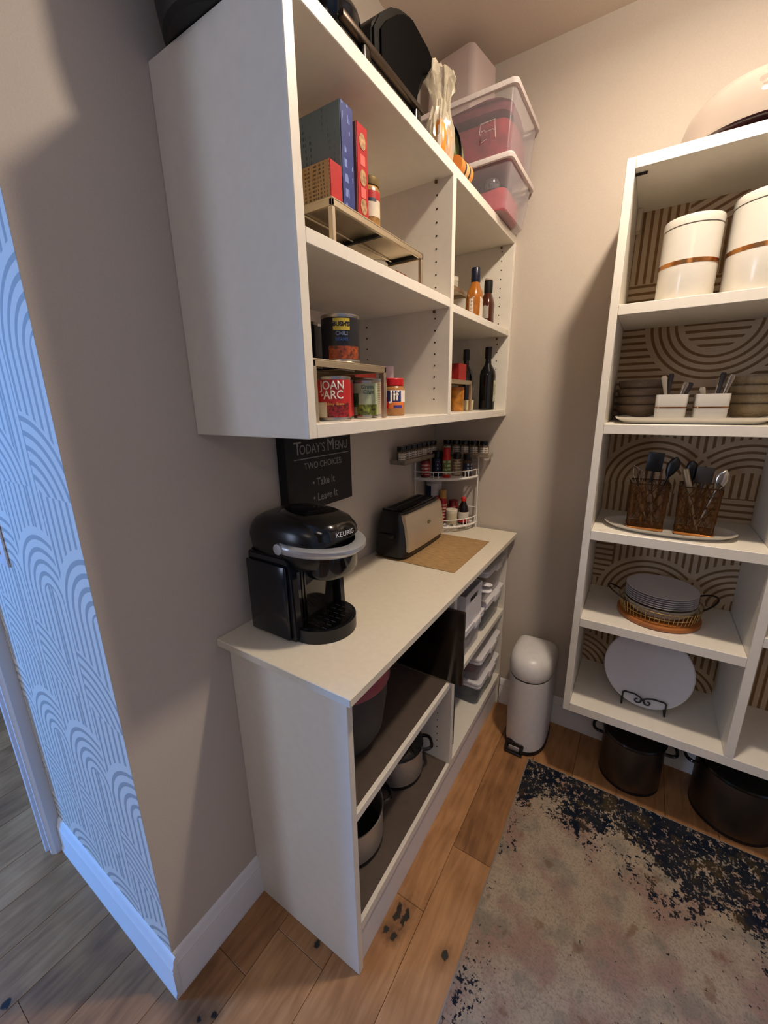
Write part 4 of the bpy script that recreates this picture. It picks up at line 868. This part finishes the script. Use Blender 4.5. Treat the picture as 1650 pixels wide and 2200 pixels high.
# ================================================================== IN THE BASE CABINET, LEFT BAY
t = thing('serving_board', 'large glossy dark brown board standing on edge against the divider', 'board', (0.425, 0.5615, 0.5322))
MB().box(-0.30, 0.0, -0.006, 0.010, 0.0, 0.275, 0.003).build('board', mat('dark_board', '#1a0e08', 0.16, noise=0.4, nscale=12, coat=0.3), t)
MB().box(-0.299, -0.045, -0.008, -0.0065, 0.0, 0.004).build('edge_strip', mat('edge_bright', '#a89a84', 0.3, metal=0.7), t)
t = thing('mixing_bowl', 'dark grey deep bowl at the near end under the counter', 'bowl', (0.212, 0.182, 0.5322))
MB().lathe([(0.075, 0), (0.085, 0.004), (0.115, 0.06), (0.128, 0.15), (0.131, 0.215), (0.127, 0.215), (0.110, 0.06), (0.001, 0.012)], seg=36, cap1=False).build('bowl', mat('bowl_grey', '#383634', 0.45), t)
t = thing('pink_bowl', 'rose pink bowl nested upside down in the dark grey bowl', 'bowl', (0.212, 0.182, 0.7475))
MB().lathe([(0.137, 0.0), (0.139, 0.004), (0.136, 0.030), (0.126, 0.066), (0.105, 0.100), (0.05, 0.118), (0.001, 0.120)], seg=36).build('bowl', mat('rose_plastic', '#a04c54', 0.35), t)
def pot(name, label, loc, r, h, lidded=True, glass=False, steel=POT, handles=((0,),), rz=0.0, deep=0):
    t = thing(name, label, 'pot', loc, rz)
    MB().lathe([(r*0.94, 0), (r, 0.006), (r, h-0.004), (r*1.03, h), (r*1.0, h), (r*0.97, h-0.006), (r*0.95, 0.01), (0.001, 0.009)], seg=40, cap1=False).build('pan', steel, t)
    MB().lathe([(r*0.95, -0.0), (r*1.005, 0.002), (r*1.005, 0.012), (r*1.0, 0.014)], seg=40).build('base', BLK, t)
    if lidded:
        MB().lathe([(r*1.03, h+0.001), (r*1.04, h+0.003), (r*1.02, h+0.010), (r*0.75, h+0.028), (r*0.3, h+0.036), (0.001, h+0.037)], seg=40).build('lid', BLKG if glass else steel, t)
        MB().lathe([(0.008, h+0.036), (0.008, h+0.046), (0.020, h+0.052), (0.019, h+0.062), (0.001, h+0.064)], seg=20).build('knob', BLK, t)
    for s in (0, 1):
        a = s*pi; pts = []
        for i in range(13):
            u = -1+2*i/12; aa = a+u*0.32; rr = r+0.003+0.032*(1-u**4)
            pts.append((rr*cos(aa), rr*sin(aa), h-0.022))
        MB().tube(pts, 0.006, 8).build('handle', BLKG, t)
    return t
pot('saucepan', 'steel pot with dark lid at the far end of the bottom left shelf', (0.215, 0.462, 0.1695), 0.100, 0.118, glass=True, rz=radians(38))
pot('saucepan', 'steel saucepan half hidden behind the near panel of the bottom shelf', (0.212, 0.178, 0.1695), 0.112, 0.118, lidded=False, rz=radians(60))

# right bay: food boxes with latching lids
def fbox(label, y0, y1, z0, h, x1=0.372, w=0.30, m=CLEARP, group='clear latch boxes in the right bay'):
    t = tub('food_box_plastic', label, (x1, y0, z0), w, y1-y0, h, m=m, rimm=WHITEP, lid=WHITEP, taper=0.92, latches=True, group=group); return t
lump_c = 0
def content(name, label, x, y, z, sx, sy, sz, m, seed): lump(name, label, 'food', (x, y, z), sx, sy, sz, m, seed)
fbox('grey-tinted latch box at the bottom of the right bay', 0.905, 1.165, 0.168, 0.108, m=DARKC)
fbox('latch box with red contents stacked on the grey-tinted one', 0.900, 1.165, 0.2935, 0.105)
fbox('latch box on the right middle shelf against the back wall', 0.925, 1.165, 0.5225, 0.122, m=DARKC)
fbox('uppermost latch box with pasta directly under the countertop', 0.930, 1.165, 0.6618, 0.125)
fbox('low latch box on the middle shelf nearest the dark board', 0.690, 0.905, 0.5225, 0.118)
lump('grey_bags', 'grey packets inside the bottom tinted latch box', 'food', (0.222, 1.035, 0.174), 0.125, 0.105, 0.075, mat('grey_packets', '#4c4b4a', 0.7, noise=0.3), 11)
lump('red_pouches', 'dark red pouches inside the second latch box', 'food', (0.222, 1.035, 0.2995), 0.125, 0.105, 0.080, mat('red_pouch', '#7a2a2c', 0.5, noise=0.3), 12)
lump('dark_packets', 'dark green packets inside the box on the middle shelf', 'food', (0.222, 1.045, 0.5285), 0.122, 0.095, 0.085, mat('dk_packets', '#3b3f35', 0.6, noise=0.4), 13)
lump('pasta', 'golden pasta inside the uppermost latch box', 'food', (0.222, 1.047, 0.668), 0.122, 0.092, 0.060, mat('pasta_gold', '#a3803c', 0.6, noise=0.3), 14)
t = thing('white_basket', 'white plastic basket with a slotted handle on the low latch box', 'basket', (0.375, 0.700, 0.6575))
def slab_with_slot(x0, x1, y0, y1, z0, z1, sy0, sy1, sz0, sz1):
    mb = MB(); mb.box(x0, x1, y0, sy0, z0, z1); mb.box(x0, x1, sy1, y1, z0, z1); mb.box(x0, x1, sy0, sy1, z0, sz0); mb.box(x0, x1, sy0, sy1, sz1, z1); return mb
slab_with_slot(-0.004, 0, 0, 0.17, 0, 0.13, 0.045, 0.125, 0.085, 0.108).build('front', WHITEP, t, smooth=False)
sd = MB(); sd.box(-0.24, -0.004, 0, 0.004, 0, 0.13); sd.build('side', WHITEP, t); sd = MB(); sd.box(-0.24, -0.004, 0.166, 0.17, 0, 0.13); sd.build('side', WHITEP, t)
MB().box(-0.24, -0.236, 0.004, 0.166, 0, 0.13).build('back', WHITEP, t); MB().box(-0.236, -0.004, 0.004, 0.166, 0, 0.004).build('bottom', WHITEP, t)
for k, (yy, zz, a) in enumerate(((0.893, 0.760, 0.15), (0.905, 0.735, -0.05))):
    o = thing('serving_spoon', ['upper white plastic spoon poking out beside the basket', 'lower white plastic spoon poking out beside the basket'][k], 'spoon', (0.30, yy, zz), 0, 'white spoons beside the basket')
    q = MB(); q.loft([[(x, wy*cos(b), wz*sin(b)+0.0) for b in [2*pi*i/12 for i in range(12)]] for x, wy, wz in ((-0.16, 0.006, 0.003), (0.02, 0.006, 0.003), (0.045, 0.012, 0.004), (0.075, 0.019, 0.005), (0.098, 0.014, 0.004), (0.106, 0.003, 0.002))]); q.build('spoon', WHITEP, o, rot=(0.3*k, a*0.2, a))
t = thing('cutting_board', 'black thin board leaning beside the divider on the bottom right shelf', 'board', (0.225, 0.640, 0.1682), 0)
MB().prism([(-0.13, 0.0), (0.13, 0.0), (0.14, 0.02), (0.14, 0.26), (0.12, 0.29), (-0.13, 0.29)], 'y', 0, 0.012).build('board', BLKM, t)

# ================================================================== TALL SHELF CONTENTS
def canister(label, x, y, r, h):
    t = thing('canister', label, 'canister', (x, y, 1.7222), 0, 'white canisters with copper bands')
    MB().lathe([(r*0.97, 0), (r, 0.004), (r, h*0.43)], seg=48).build('lower_body', CERAM, t)
    MB().lathe([(r+0.0006, h*0.43), (r+0.0006, h*0.43+0.011)], seg=48).build('copper_band', COPPER, t)
    MB().lathe([(r, h*0.43+0.011), (r, h-0.024)], seg=48).build('upper_body', CERAM, t)
    MB().lathe([(r*0.97, h-0.024), (r*0.97, h-0.021)], seg=48).build('seal', mat('seal_grey', '#8f867a', 0.6), t)
    MB().lathe([(r*1.01, h-0.021), (r*1.012, h-0.018), (r*1.012, h-0.006), (r*0.985, h), (0.001, h)], seg=48).build('lid', CERAM, t)
    return t
canister('left white canister with copper band on the top shelf', 0.880, 0.975, 0.068, 0.205)
canister('right larger white canister with copper band on the top shelf', 1.042, 0.985, 0.080, 0.232)
# dome on top
t = thing('cake_dome', 'clear domed cover over a dark plate on top of the tall shelf unit', 'cake cover', (0.985, 1.030, 2.0785))
MB().lathe([(0.10, 0), (0.13, 0.003), (0.158, 0.012), (0.160, 0.016), (0.12, 0.010), (0.001, 0.009)], seg=48).build('plate', mat('plum_plate', '#2b1216', 0.2, coat=0.3), t)
MB().lathe([(0.166, 0.017), (0.168, 0.030), (0.166, 0.060), (0.155, 0.092), (0.130, 0.120), (0.09, 0.138), (0.04, 0.146), (0.001, 0.147)], seg=64, cap0=False).build('dome', clear('dome_plastic', '#d0bdb0', 0.13, 0.06), t)
MB().lathe([(0.006, 0.146), (0.006, 0.152), (0.016, 0.158), (0.014, 0.166), (0.001, 0.168)], seg=20).build('knob', clear('knob_plastic', '#d0bdb0', 0.4, 0.1), t)
# shelf 4: tray, cups with cutlery, bowls
def rtray(label, x, y, z, rx, ry, h, n=2.6):
    t = thing('serving_tray', label, 'tray', (x, y, z))
    f = lambda a, b, zz: superell(0, 0, a, b, zz, n, 56)
    MB().loft([f(rx*0.72, ry*0.66, 0), f(rx*0.86, ry*0.8, 0.002), f(rx*0.97, ry*0.95, h*0.7), f(rx, ry, h), f(rx*0.985, ry*0.97, h), f(rx*0.93, ry*0.90, h*0.6), f(rx*0.84, ry*0.78, 0.005)]).build('tray', CERAM, t, auto=60)
    return t
rtray('long white porcelain tray carrying the two white cups', 0.940, 0.985, 1.3882, 0.190, 0.088, 0.020, 5)
CZ = 1.3942
def cup(label, x, y, w=0.040):
    t = thing('utensil_cup', label, 'cup', (x, y, CZ), 0, 'white cutlery cups with copper lines')
    f = lambda a, b, z: superell(0, 0, a, b, z, 7, 40)
    MB().loft([f(w*0.93, 0.034, 0), f(w*0.95, 0.036, 0.003), f(w, 0.038, 0.078), f(w-0.003, 0.035, 0.078), f(w*0.90, 0.032, 0.006)]).build('cup', CERAM, t, auto=50)
    MB().loft([f(w*0.975, 0.0375, 0.040), f(w*0.977+0.0006, 0.0381, 0.0402), f(w*0.980+0.0006, 0.0383, 0.0432), f(w*0.980, 0.0378, 0.0435)], False, False).build('copper_line', COPPER, t)
    return t
cup('left white cup with copper line and cutlery on the porcelain tray', 0.892, 0.955); cup('right white cup with copper line and cutlery on the porcelain tray', 0.986, 0.952)
def cutlery(label, x, y, z, tiltx, tilty, L_, m, kind, group):
    t = thing(kind, label, kind.replace('_', ' '), (x, y, z), 0, group)
    q = MB()
    q.loft([[(wx*cos(b), wy*sin(b), zz) for b in [2*pi*i/10 for i in range(10)]] for zz, wx, wy in ((0, 0.006, 0.0018), (L_*0.08, 0.009, 0.002), (L_*0.28, 0.004, 0.002), (L_*0.7, 0.005, 0.002), (L_*0.95, 0.0075, 0.0022), (L_, 0.005, 0.0018))]); q.build('handle', m, t)
    t.rotation_euler = (tiltx, tilty, 0); return t
SIL = mat('cutlery_steel', '#a89c8c', 0.25, metal=1.0); DK = mat('cutlery_dark', '#221c1c', 0.4)
GC = 'cutlery in the white cups'
cutlery('pale fork handle leaning left out of the left cup', 0.890, 0.952, CZ+0.0062, 0.02, -0.20, 0.128, mat('cut_pale', '#8f8473', 0.4), 'fork', GC)
cutlery('dark knife handle in the left cup', 0.880, 0.960, CZ+0.0062, -0.05, 0.02, 0.132, DK, 'knife', GC)
cutlery('steel spoon handle leaning right in the left cup', 0.898, 0.955, CZ+0.0062, 0.0, 0.22, 0.108, SIL, 'spoon', GC)
cutlery('dark spoon handle leaning right in the left cup', 0.902, 0.964, CZ+0.0062, -0.1, 0.30, 0.110, DK, 'spoon', GC)
cutlery('short pale handle leaning left in the right cup', 0.985, 0.950, CZ+0.0062, 0.05, -0.28, 0.094, mat('cut_pale', '#8f8473', 0.4), 'knife', GC)
cutlery('tall dark handle in the right cup', 0.992, 0.962, CZ+0.0062, -0.05, 0.10, 0.130, DK, 'fork', GC)
cutlery('steel handle leaning right in the right cup', 0.996, 0.952, CZ+0.0062, 0.0, 0.22, 0.125, SIL, 'fork', GC)
cutlery('steel handle beside the dark one in the right cup', 0.984, 0.965, CZ+0.0062, -0.08, 0.16, 0.120, SIL, 'knife', GC)
def bowlstack(x, y, z, n, r, m, where, grp):
    base = None
    for k in range(n):
        lb = '%s bowl of the %s stack, %s' % ('ribbed stoneware', where, ['at the bottom', 'second from the bottom', 'third from the bottom', 'on top'][k if k < n-1 else 3])
        if base is None:
            base = thing('bowl', lb, 'bowl', (x, y, z), 0, grp)
            S = 72
            def rg(rr, zz, f=0.0): return [((rr*(1+f*(i % 2)))*cos(2*pi*i/S), (rr*(1+f*(i % 2)))*sin(2*pi*i/S), zz) for i in range(S)]
            MB().loft([rg(r*0.45, 0), rg(r*0.5, 0.003), rg(r*0.80, 0.018, 0.012), rg(r*0.96, 0.038, 0.012), rg(r, 0.052), rg(r*0.985, 0.0535), rg(r*0.93, 0.038), rg(r*0.5, 0.010)]).build('bowl', m, base, auto=60)
        else: copy_thing(base, (x, y, z+k*0.0262), 0.2*k, lb)
SW1 = mat('taupe_stoneware', '#6d5a48', 0.5, noise=0.15, nscale=300); SW2 = mat('tan_stoneware', '#8c7a5c', 0.45, noise=0.1, nscale=200)
bowlstack(0.812, 1.115, 1.3882, 4, 0.072, SW1, 'left', 'bowls in the left stack'); bowlstack(1.098, 1.098, 1.3882, 4, 0.075, SW2, 'right', 'bowls in the right stack')
# shelf 3: oval tray with two lattice holders
rtray('oval white tray with the two amber lattice holders', 0.935, 0.985, 1.0462, 0.178, 0.094, 0.018, 2.2)
AMB = clear('amber_glass', '#7a4a1c', 0.12, 0.12); LAT = mat('lattice_brass', '#54381b', 0.35, metal=0.7, noise=0.3, nscale=40)
def holder(label, x, y, rz):
    t = thing('lattice_holder', label, 'utensil holder', (x, y, 1.0522), rz, 'amber lattice utensil holders')
    f = lambda k, z: superell(0, 0, 0.052*k, 0.050*k, z, 9, 40)
    MB().loft([f(0.9, 0.010), f(1.0, 0.150), f(0.965, 0.150), f(0.87, 0.014)], True, False).build('glass', AMB, t)
    MB().loft([f(0.90, 0), f(0.98, 0.002), f(0.98, 0.009), f(0.92, 0.010)]).build('base', COPPER, t)
    g = MB()
    for fx in (-1, 1):
        for k in range(-4, 5):
            for s in (1, -1):
                pts = []
                for i in range(9):
                    z = 0.012+0.136*i/8; u = k*0.026+s*(z-0.08)*0.55; lim = 0.049+0.003*i/8
                    if abs(u) <= lim: pts.append((u, z))
                if len(pts) > 1:
                    g.tube([(u, fx*(0.0455+0.035*z), z) for u, z in pts], 0.0010, 5); g.tube([(fx*(0.0475+0.035*z), u, z) for u, z in pts], 0.0010, 5)
    for u, z in [(0.036*a*0.5, 0.026+0.033*b) for a in range(-2, 3) for b in range(4)]: g.box(u-0.004, u+0.004, -0.0515-0.0, -0.0495, z-0.004, z+0.004)
    o = g.build('lattice', LAT, t); o['kind'] = 'stuff'
    g = MB(); g.tube([(p[0], p[1], p[2]) for p in f(1.01, 0.150)], 0.0018, 6, True); g.build('rim', LAT, t)
    return t
holder('left amber lattice utensil holder on the oval tray', 0.872, 0.985, radians(4)); holder('right amber lattice utensil holder on the oval tray', 1.003, 0.985, radians(-3))
UZ = 1.0664
def utensil(name, label, x, y, tx, ty, L_, m, head, hm=None):
    t = thing(name, label, 'utensil', (x, y, UZ)); GU = None
    q = MB(); q.tube([(0, 0, 0), (0, 0, L_*0.72)], 0.0035, 8); q.build('handle', m, t)
    z0 = L_*0.72
    if head == 'flat': q = MB(); q.box(-0.022, 0.022, -0.002, 0.002, z0, z0+L_*0.26, 0.0015)
    elif head == 'spoon': q = MB(); q.loft([[(wx*cos(b), wy*sin(b), z0+zz) for b in [2*pi*i/14 for i in range(14)]] for zz, wx, wy in ((-0.005, 0.003, 0.002), (0.012, 0.012, 0.004), (0.035, 0.018, 0.005), (0.055, 0.012, 0.004), (0.064, 0.002, 0.001))])
    elif head == 'tube': q = MB(); q.tube([(0, 0, z0-0.05), (0, 0, z0+L_*0.28)], 0.009, 12)
    elif head == 'whisk':
        q = MB()
        for k in range(5):
            a = pi*k/5; q.tube([(0.022*sin(pi*i/10)*cos(a)*(1 if i <= 5 else 1), 0.022*sin(pi*i/10)*sin(a), z0+0.075*i/10) for i in range(11)], 0.0009, 5)
    q.build('head', hm or m, t); t.rotation_euler = (tx, ty, 0); return t
BW = mat('bamboo', '#a87a44', 0.5, noise=0.15, nscale=30)
utensil('wooden_spatula', 'wooden tool standing upright in the left holder', 0.862, 0.982, 0.0, -0.02, 0.135, BW, 'tube')
utensil('ladle', 'black flat utensil rising from the left holder', 0.865, 0.995, 0.0, 0.06, 0.235, BLK, 'flat', BLK)
utensil('ladle', 'black slotted spoon leaning right out of the left holder', 0.872, 0.990, -0.06, 0.28, 0.225, BLK, 'spoon', BLK)
utensil('skewer', 'thin steel whisk leaning left out of the left holder', 0.880, 0.978, 0.05, -0.30, 0.170, SIL, 'whisk')
utensil('tongs', 'steel tongs arm crossing the left holder', 0.895, 0.960, 0.0, -0.20, 0.140, SIL, 'tube')
utensil('tongs', 'pale steel tube leaning left out of the right holder', 1.010, 0.965, 0.0, -0.28, 0.195, mat('pale_steel', '#c3b294', 0.3, metal=0.8), 'tube')
utensil('turner', 'grey slotted turner standing in the right holder', 1.000, 1.000, 0.0, 0.05, 0.195, mat('turner_grey', '#4a423c', 0.4), 'flat', mat('turner_grey', '#4a423c', 0.4))
utensil('serving_spoon', 'bright steel spoon leaning right out of the right holder', 1.010, 0.985, 0.0, 0.24, 0.180, SIL, 'spoon', mat('bright_steel', '#d8d0c4', 0.15, metal=1.0))
utensil('peeler', 'black handled tool at the back of the right holder', 0.985, 1.005, -0.04, -0.05, 0.200, BLK, 'spoon', BLK)
# shelf 2: basket with plates
t = thing('wire_basket', 'round brass wire basket with wooden base holding plates', 'basket', (0.955, 1.035, 0.7242))
MB().lathe([(0.118, 0), (0.124, 0.003), (0.124, 0.014), (0.118, 0.017), (0.10, 0.017), (0.001, 0.016)], seg=56).build('wood_base', mat('wood_ring', '#a5622c', 0.45, noise=0.12, nscale=20), t)
BR = mat('brass_wire', '#b39a68', 0.3, metal=1.0)
g = MB()
for k in range(56):
    a = 2*pi*k/56; g.tube([(0.113*cos(a), 0.113*sin(a), 0.014), (0.122*cos(a), 0.122*sin(a), 0.062)], 0.0011, 5)
g.build('wires', BR, t)['kind'] = 'stuff'
g = MB()
for rr, z in ((0.122, 0.062), (0.118, 0.040)): g.tube([(rr*cos(2*pi*i/56), rr*sin(2*pi*i/56), z) for i in range(56)], 0.0016, 6, True)
g.build('rim', BR, t)
for s in (0, 1):
    a0 = radians(12)+s*pi; pts = []
    for i in range(15):
        u = -1+2*i/14; aa = a0+u*0.42; rr = 0.122+0.040*(1-u*u); pts.append((rr*cos(aa), rr*sin(aa), 0.062+0.030*(1-u*u)))
    MB().tube(pts, 0.003, 8).build('handle', mat('dark_wire', '#3a2a1e', 0.4, metal=0.6), t)
t = thing('glass_bowl', 'shallow clear glass bowl inside the wire basket', 'bowl', (0.955, 1.035, 0.7420))
MB().lathe([(0.06, 0), (0.075, 0.002), (0.100, 0.022), (0.108, 0.048), (0.106, 0.048), (0.096, 0.022), (0.001, 0.006)], seg=48, cap1=False).build('bowl', clear('bowl_glass', '#c8c0b0', 0.22, 0.08), t)
PLM = mat('plate_white', '#c9c4c4', 0.35, noise=0.01); base = None
for k in range(6):
    lb = 'white plate in the basket stack, '+['lowest of six', 'second from the bottom', 'third from the bottom', 'third from the top', 'second from the top', 'topmost'][k]
    if base is None:
        base = thing('plate', lb, 'plate', (0.955, 1.035, 0.7905), 0, 'white plates stacked in the basket')
        MB().lathe([(0.070, 0), (0.074, 0.0008), (0.098, 0.0056), (0.1056, 0.0064), (0.1060, 0.0069), (0.1056, 0.0074), (0.098, 0.0068), (0.074, 0.0030), (0.001, 0.0028)], seg=56).build('disc', PLM, base)
    else: copy_thing(base, (0.955, 1.035, 0.7905+k*0.0074), 0, lb)
# bottom: large platter on easel
t = thing('plate_stand', 'black wire easel with scrolls holding the large round platter', 'plate stand', (0.952, 0.985, 0.3722))
g = MB(); yf = -0.012
g.tube([(-0.062, yf, 0.0), (-0.062, yf, 0.050), (-0.056, yf, 0.056), (-0.025, yf, 0.056), (-0.010, yf, 0.050), (0.0, yf, 0.040), (0.006, yf, 0.032)], 0.003)
g.tube([(0.070, yf, 0.0), (0.070, yf, 0.050), (0.064, yf, 0.056), (0.030, yf, 0.056), (0.012, yf, 0.050), (0.0, yf, 0.042), (-0.006, yf, 0.034)], 0.003)
for s in (-1, 1):
    g.tube([(s*(0.004+0.0)+s*0.012+s*(0.013-0.0007*i)*cos(i*0.42+2.6), yf, 0.034+(0.013-0.0007*i)*sin(i*0.42+2.6)) for i in range(14)], 0.0025)
g.build('front_scroll', BLKM, t)
g = MB()
for x in (-0.062, 0.070): g.tube([(x, yf, 0.003), (x, 0.11, 0.003), (x*0.6, 0.125, 0.18)], 0.003)
g.tube([(-0.037, 0.125, 0.18), (0.042, 0.125, 0.18)], 0.003); g.build('back_frame', BLKM, t)
t = thing('platter', 'large round white platter propped on the black easel', 'platter', (0.955, 0.988, 0.3785))
p = MB().lathe([(0.001, 0.004), (0.09, 0.004), (0.118, 0.012), (0.136, 0.016), (0.138, 0.019), (0.134, 0.021), (0.112, 0.017), (0.084, 0.010), (0.001, 0.010)], seg=64).build('disc', mat('platter_white', '#c6c4c6', 0.25, noise=0.01), t)
p.rotation_euler = (radians(90-16), 0, 0); p.location = (0, 0.040, 0.133)
# pots under the unit
STK = brushed('worn_steel', '#6d655d', 0.38, (1, 1, 10), 0.3)
pot('stock_pot', 'large dark steel stock pot on the floor under the shelf unit', (0.952, 1.060, 0.0), 0.105, 0.200, lidded=True, glass=True, steel=STK)
pot('stock_pot', 'larger steel stock pot at the right edge under the shelf unit', (1.275, 1.070, 0.0), 0.125, 0.210, lidded=True, glass=True, steel=STK)
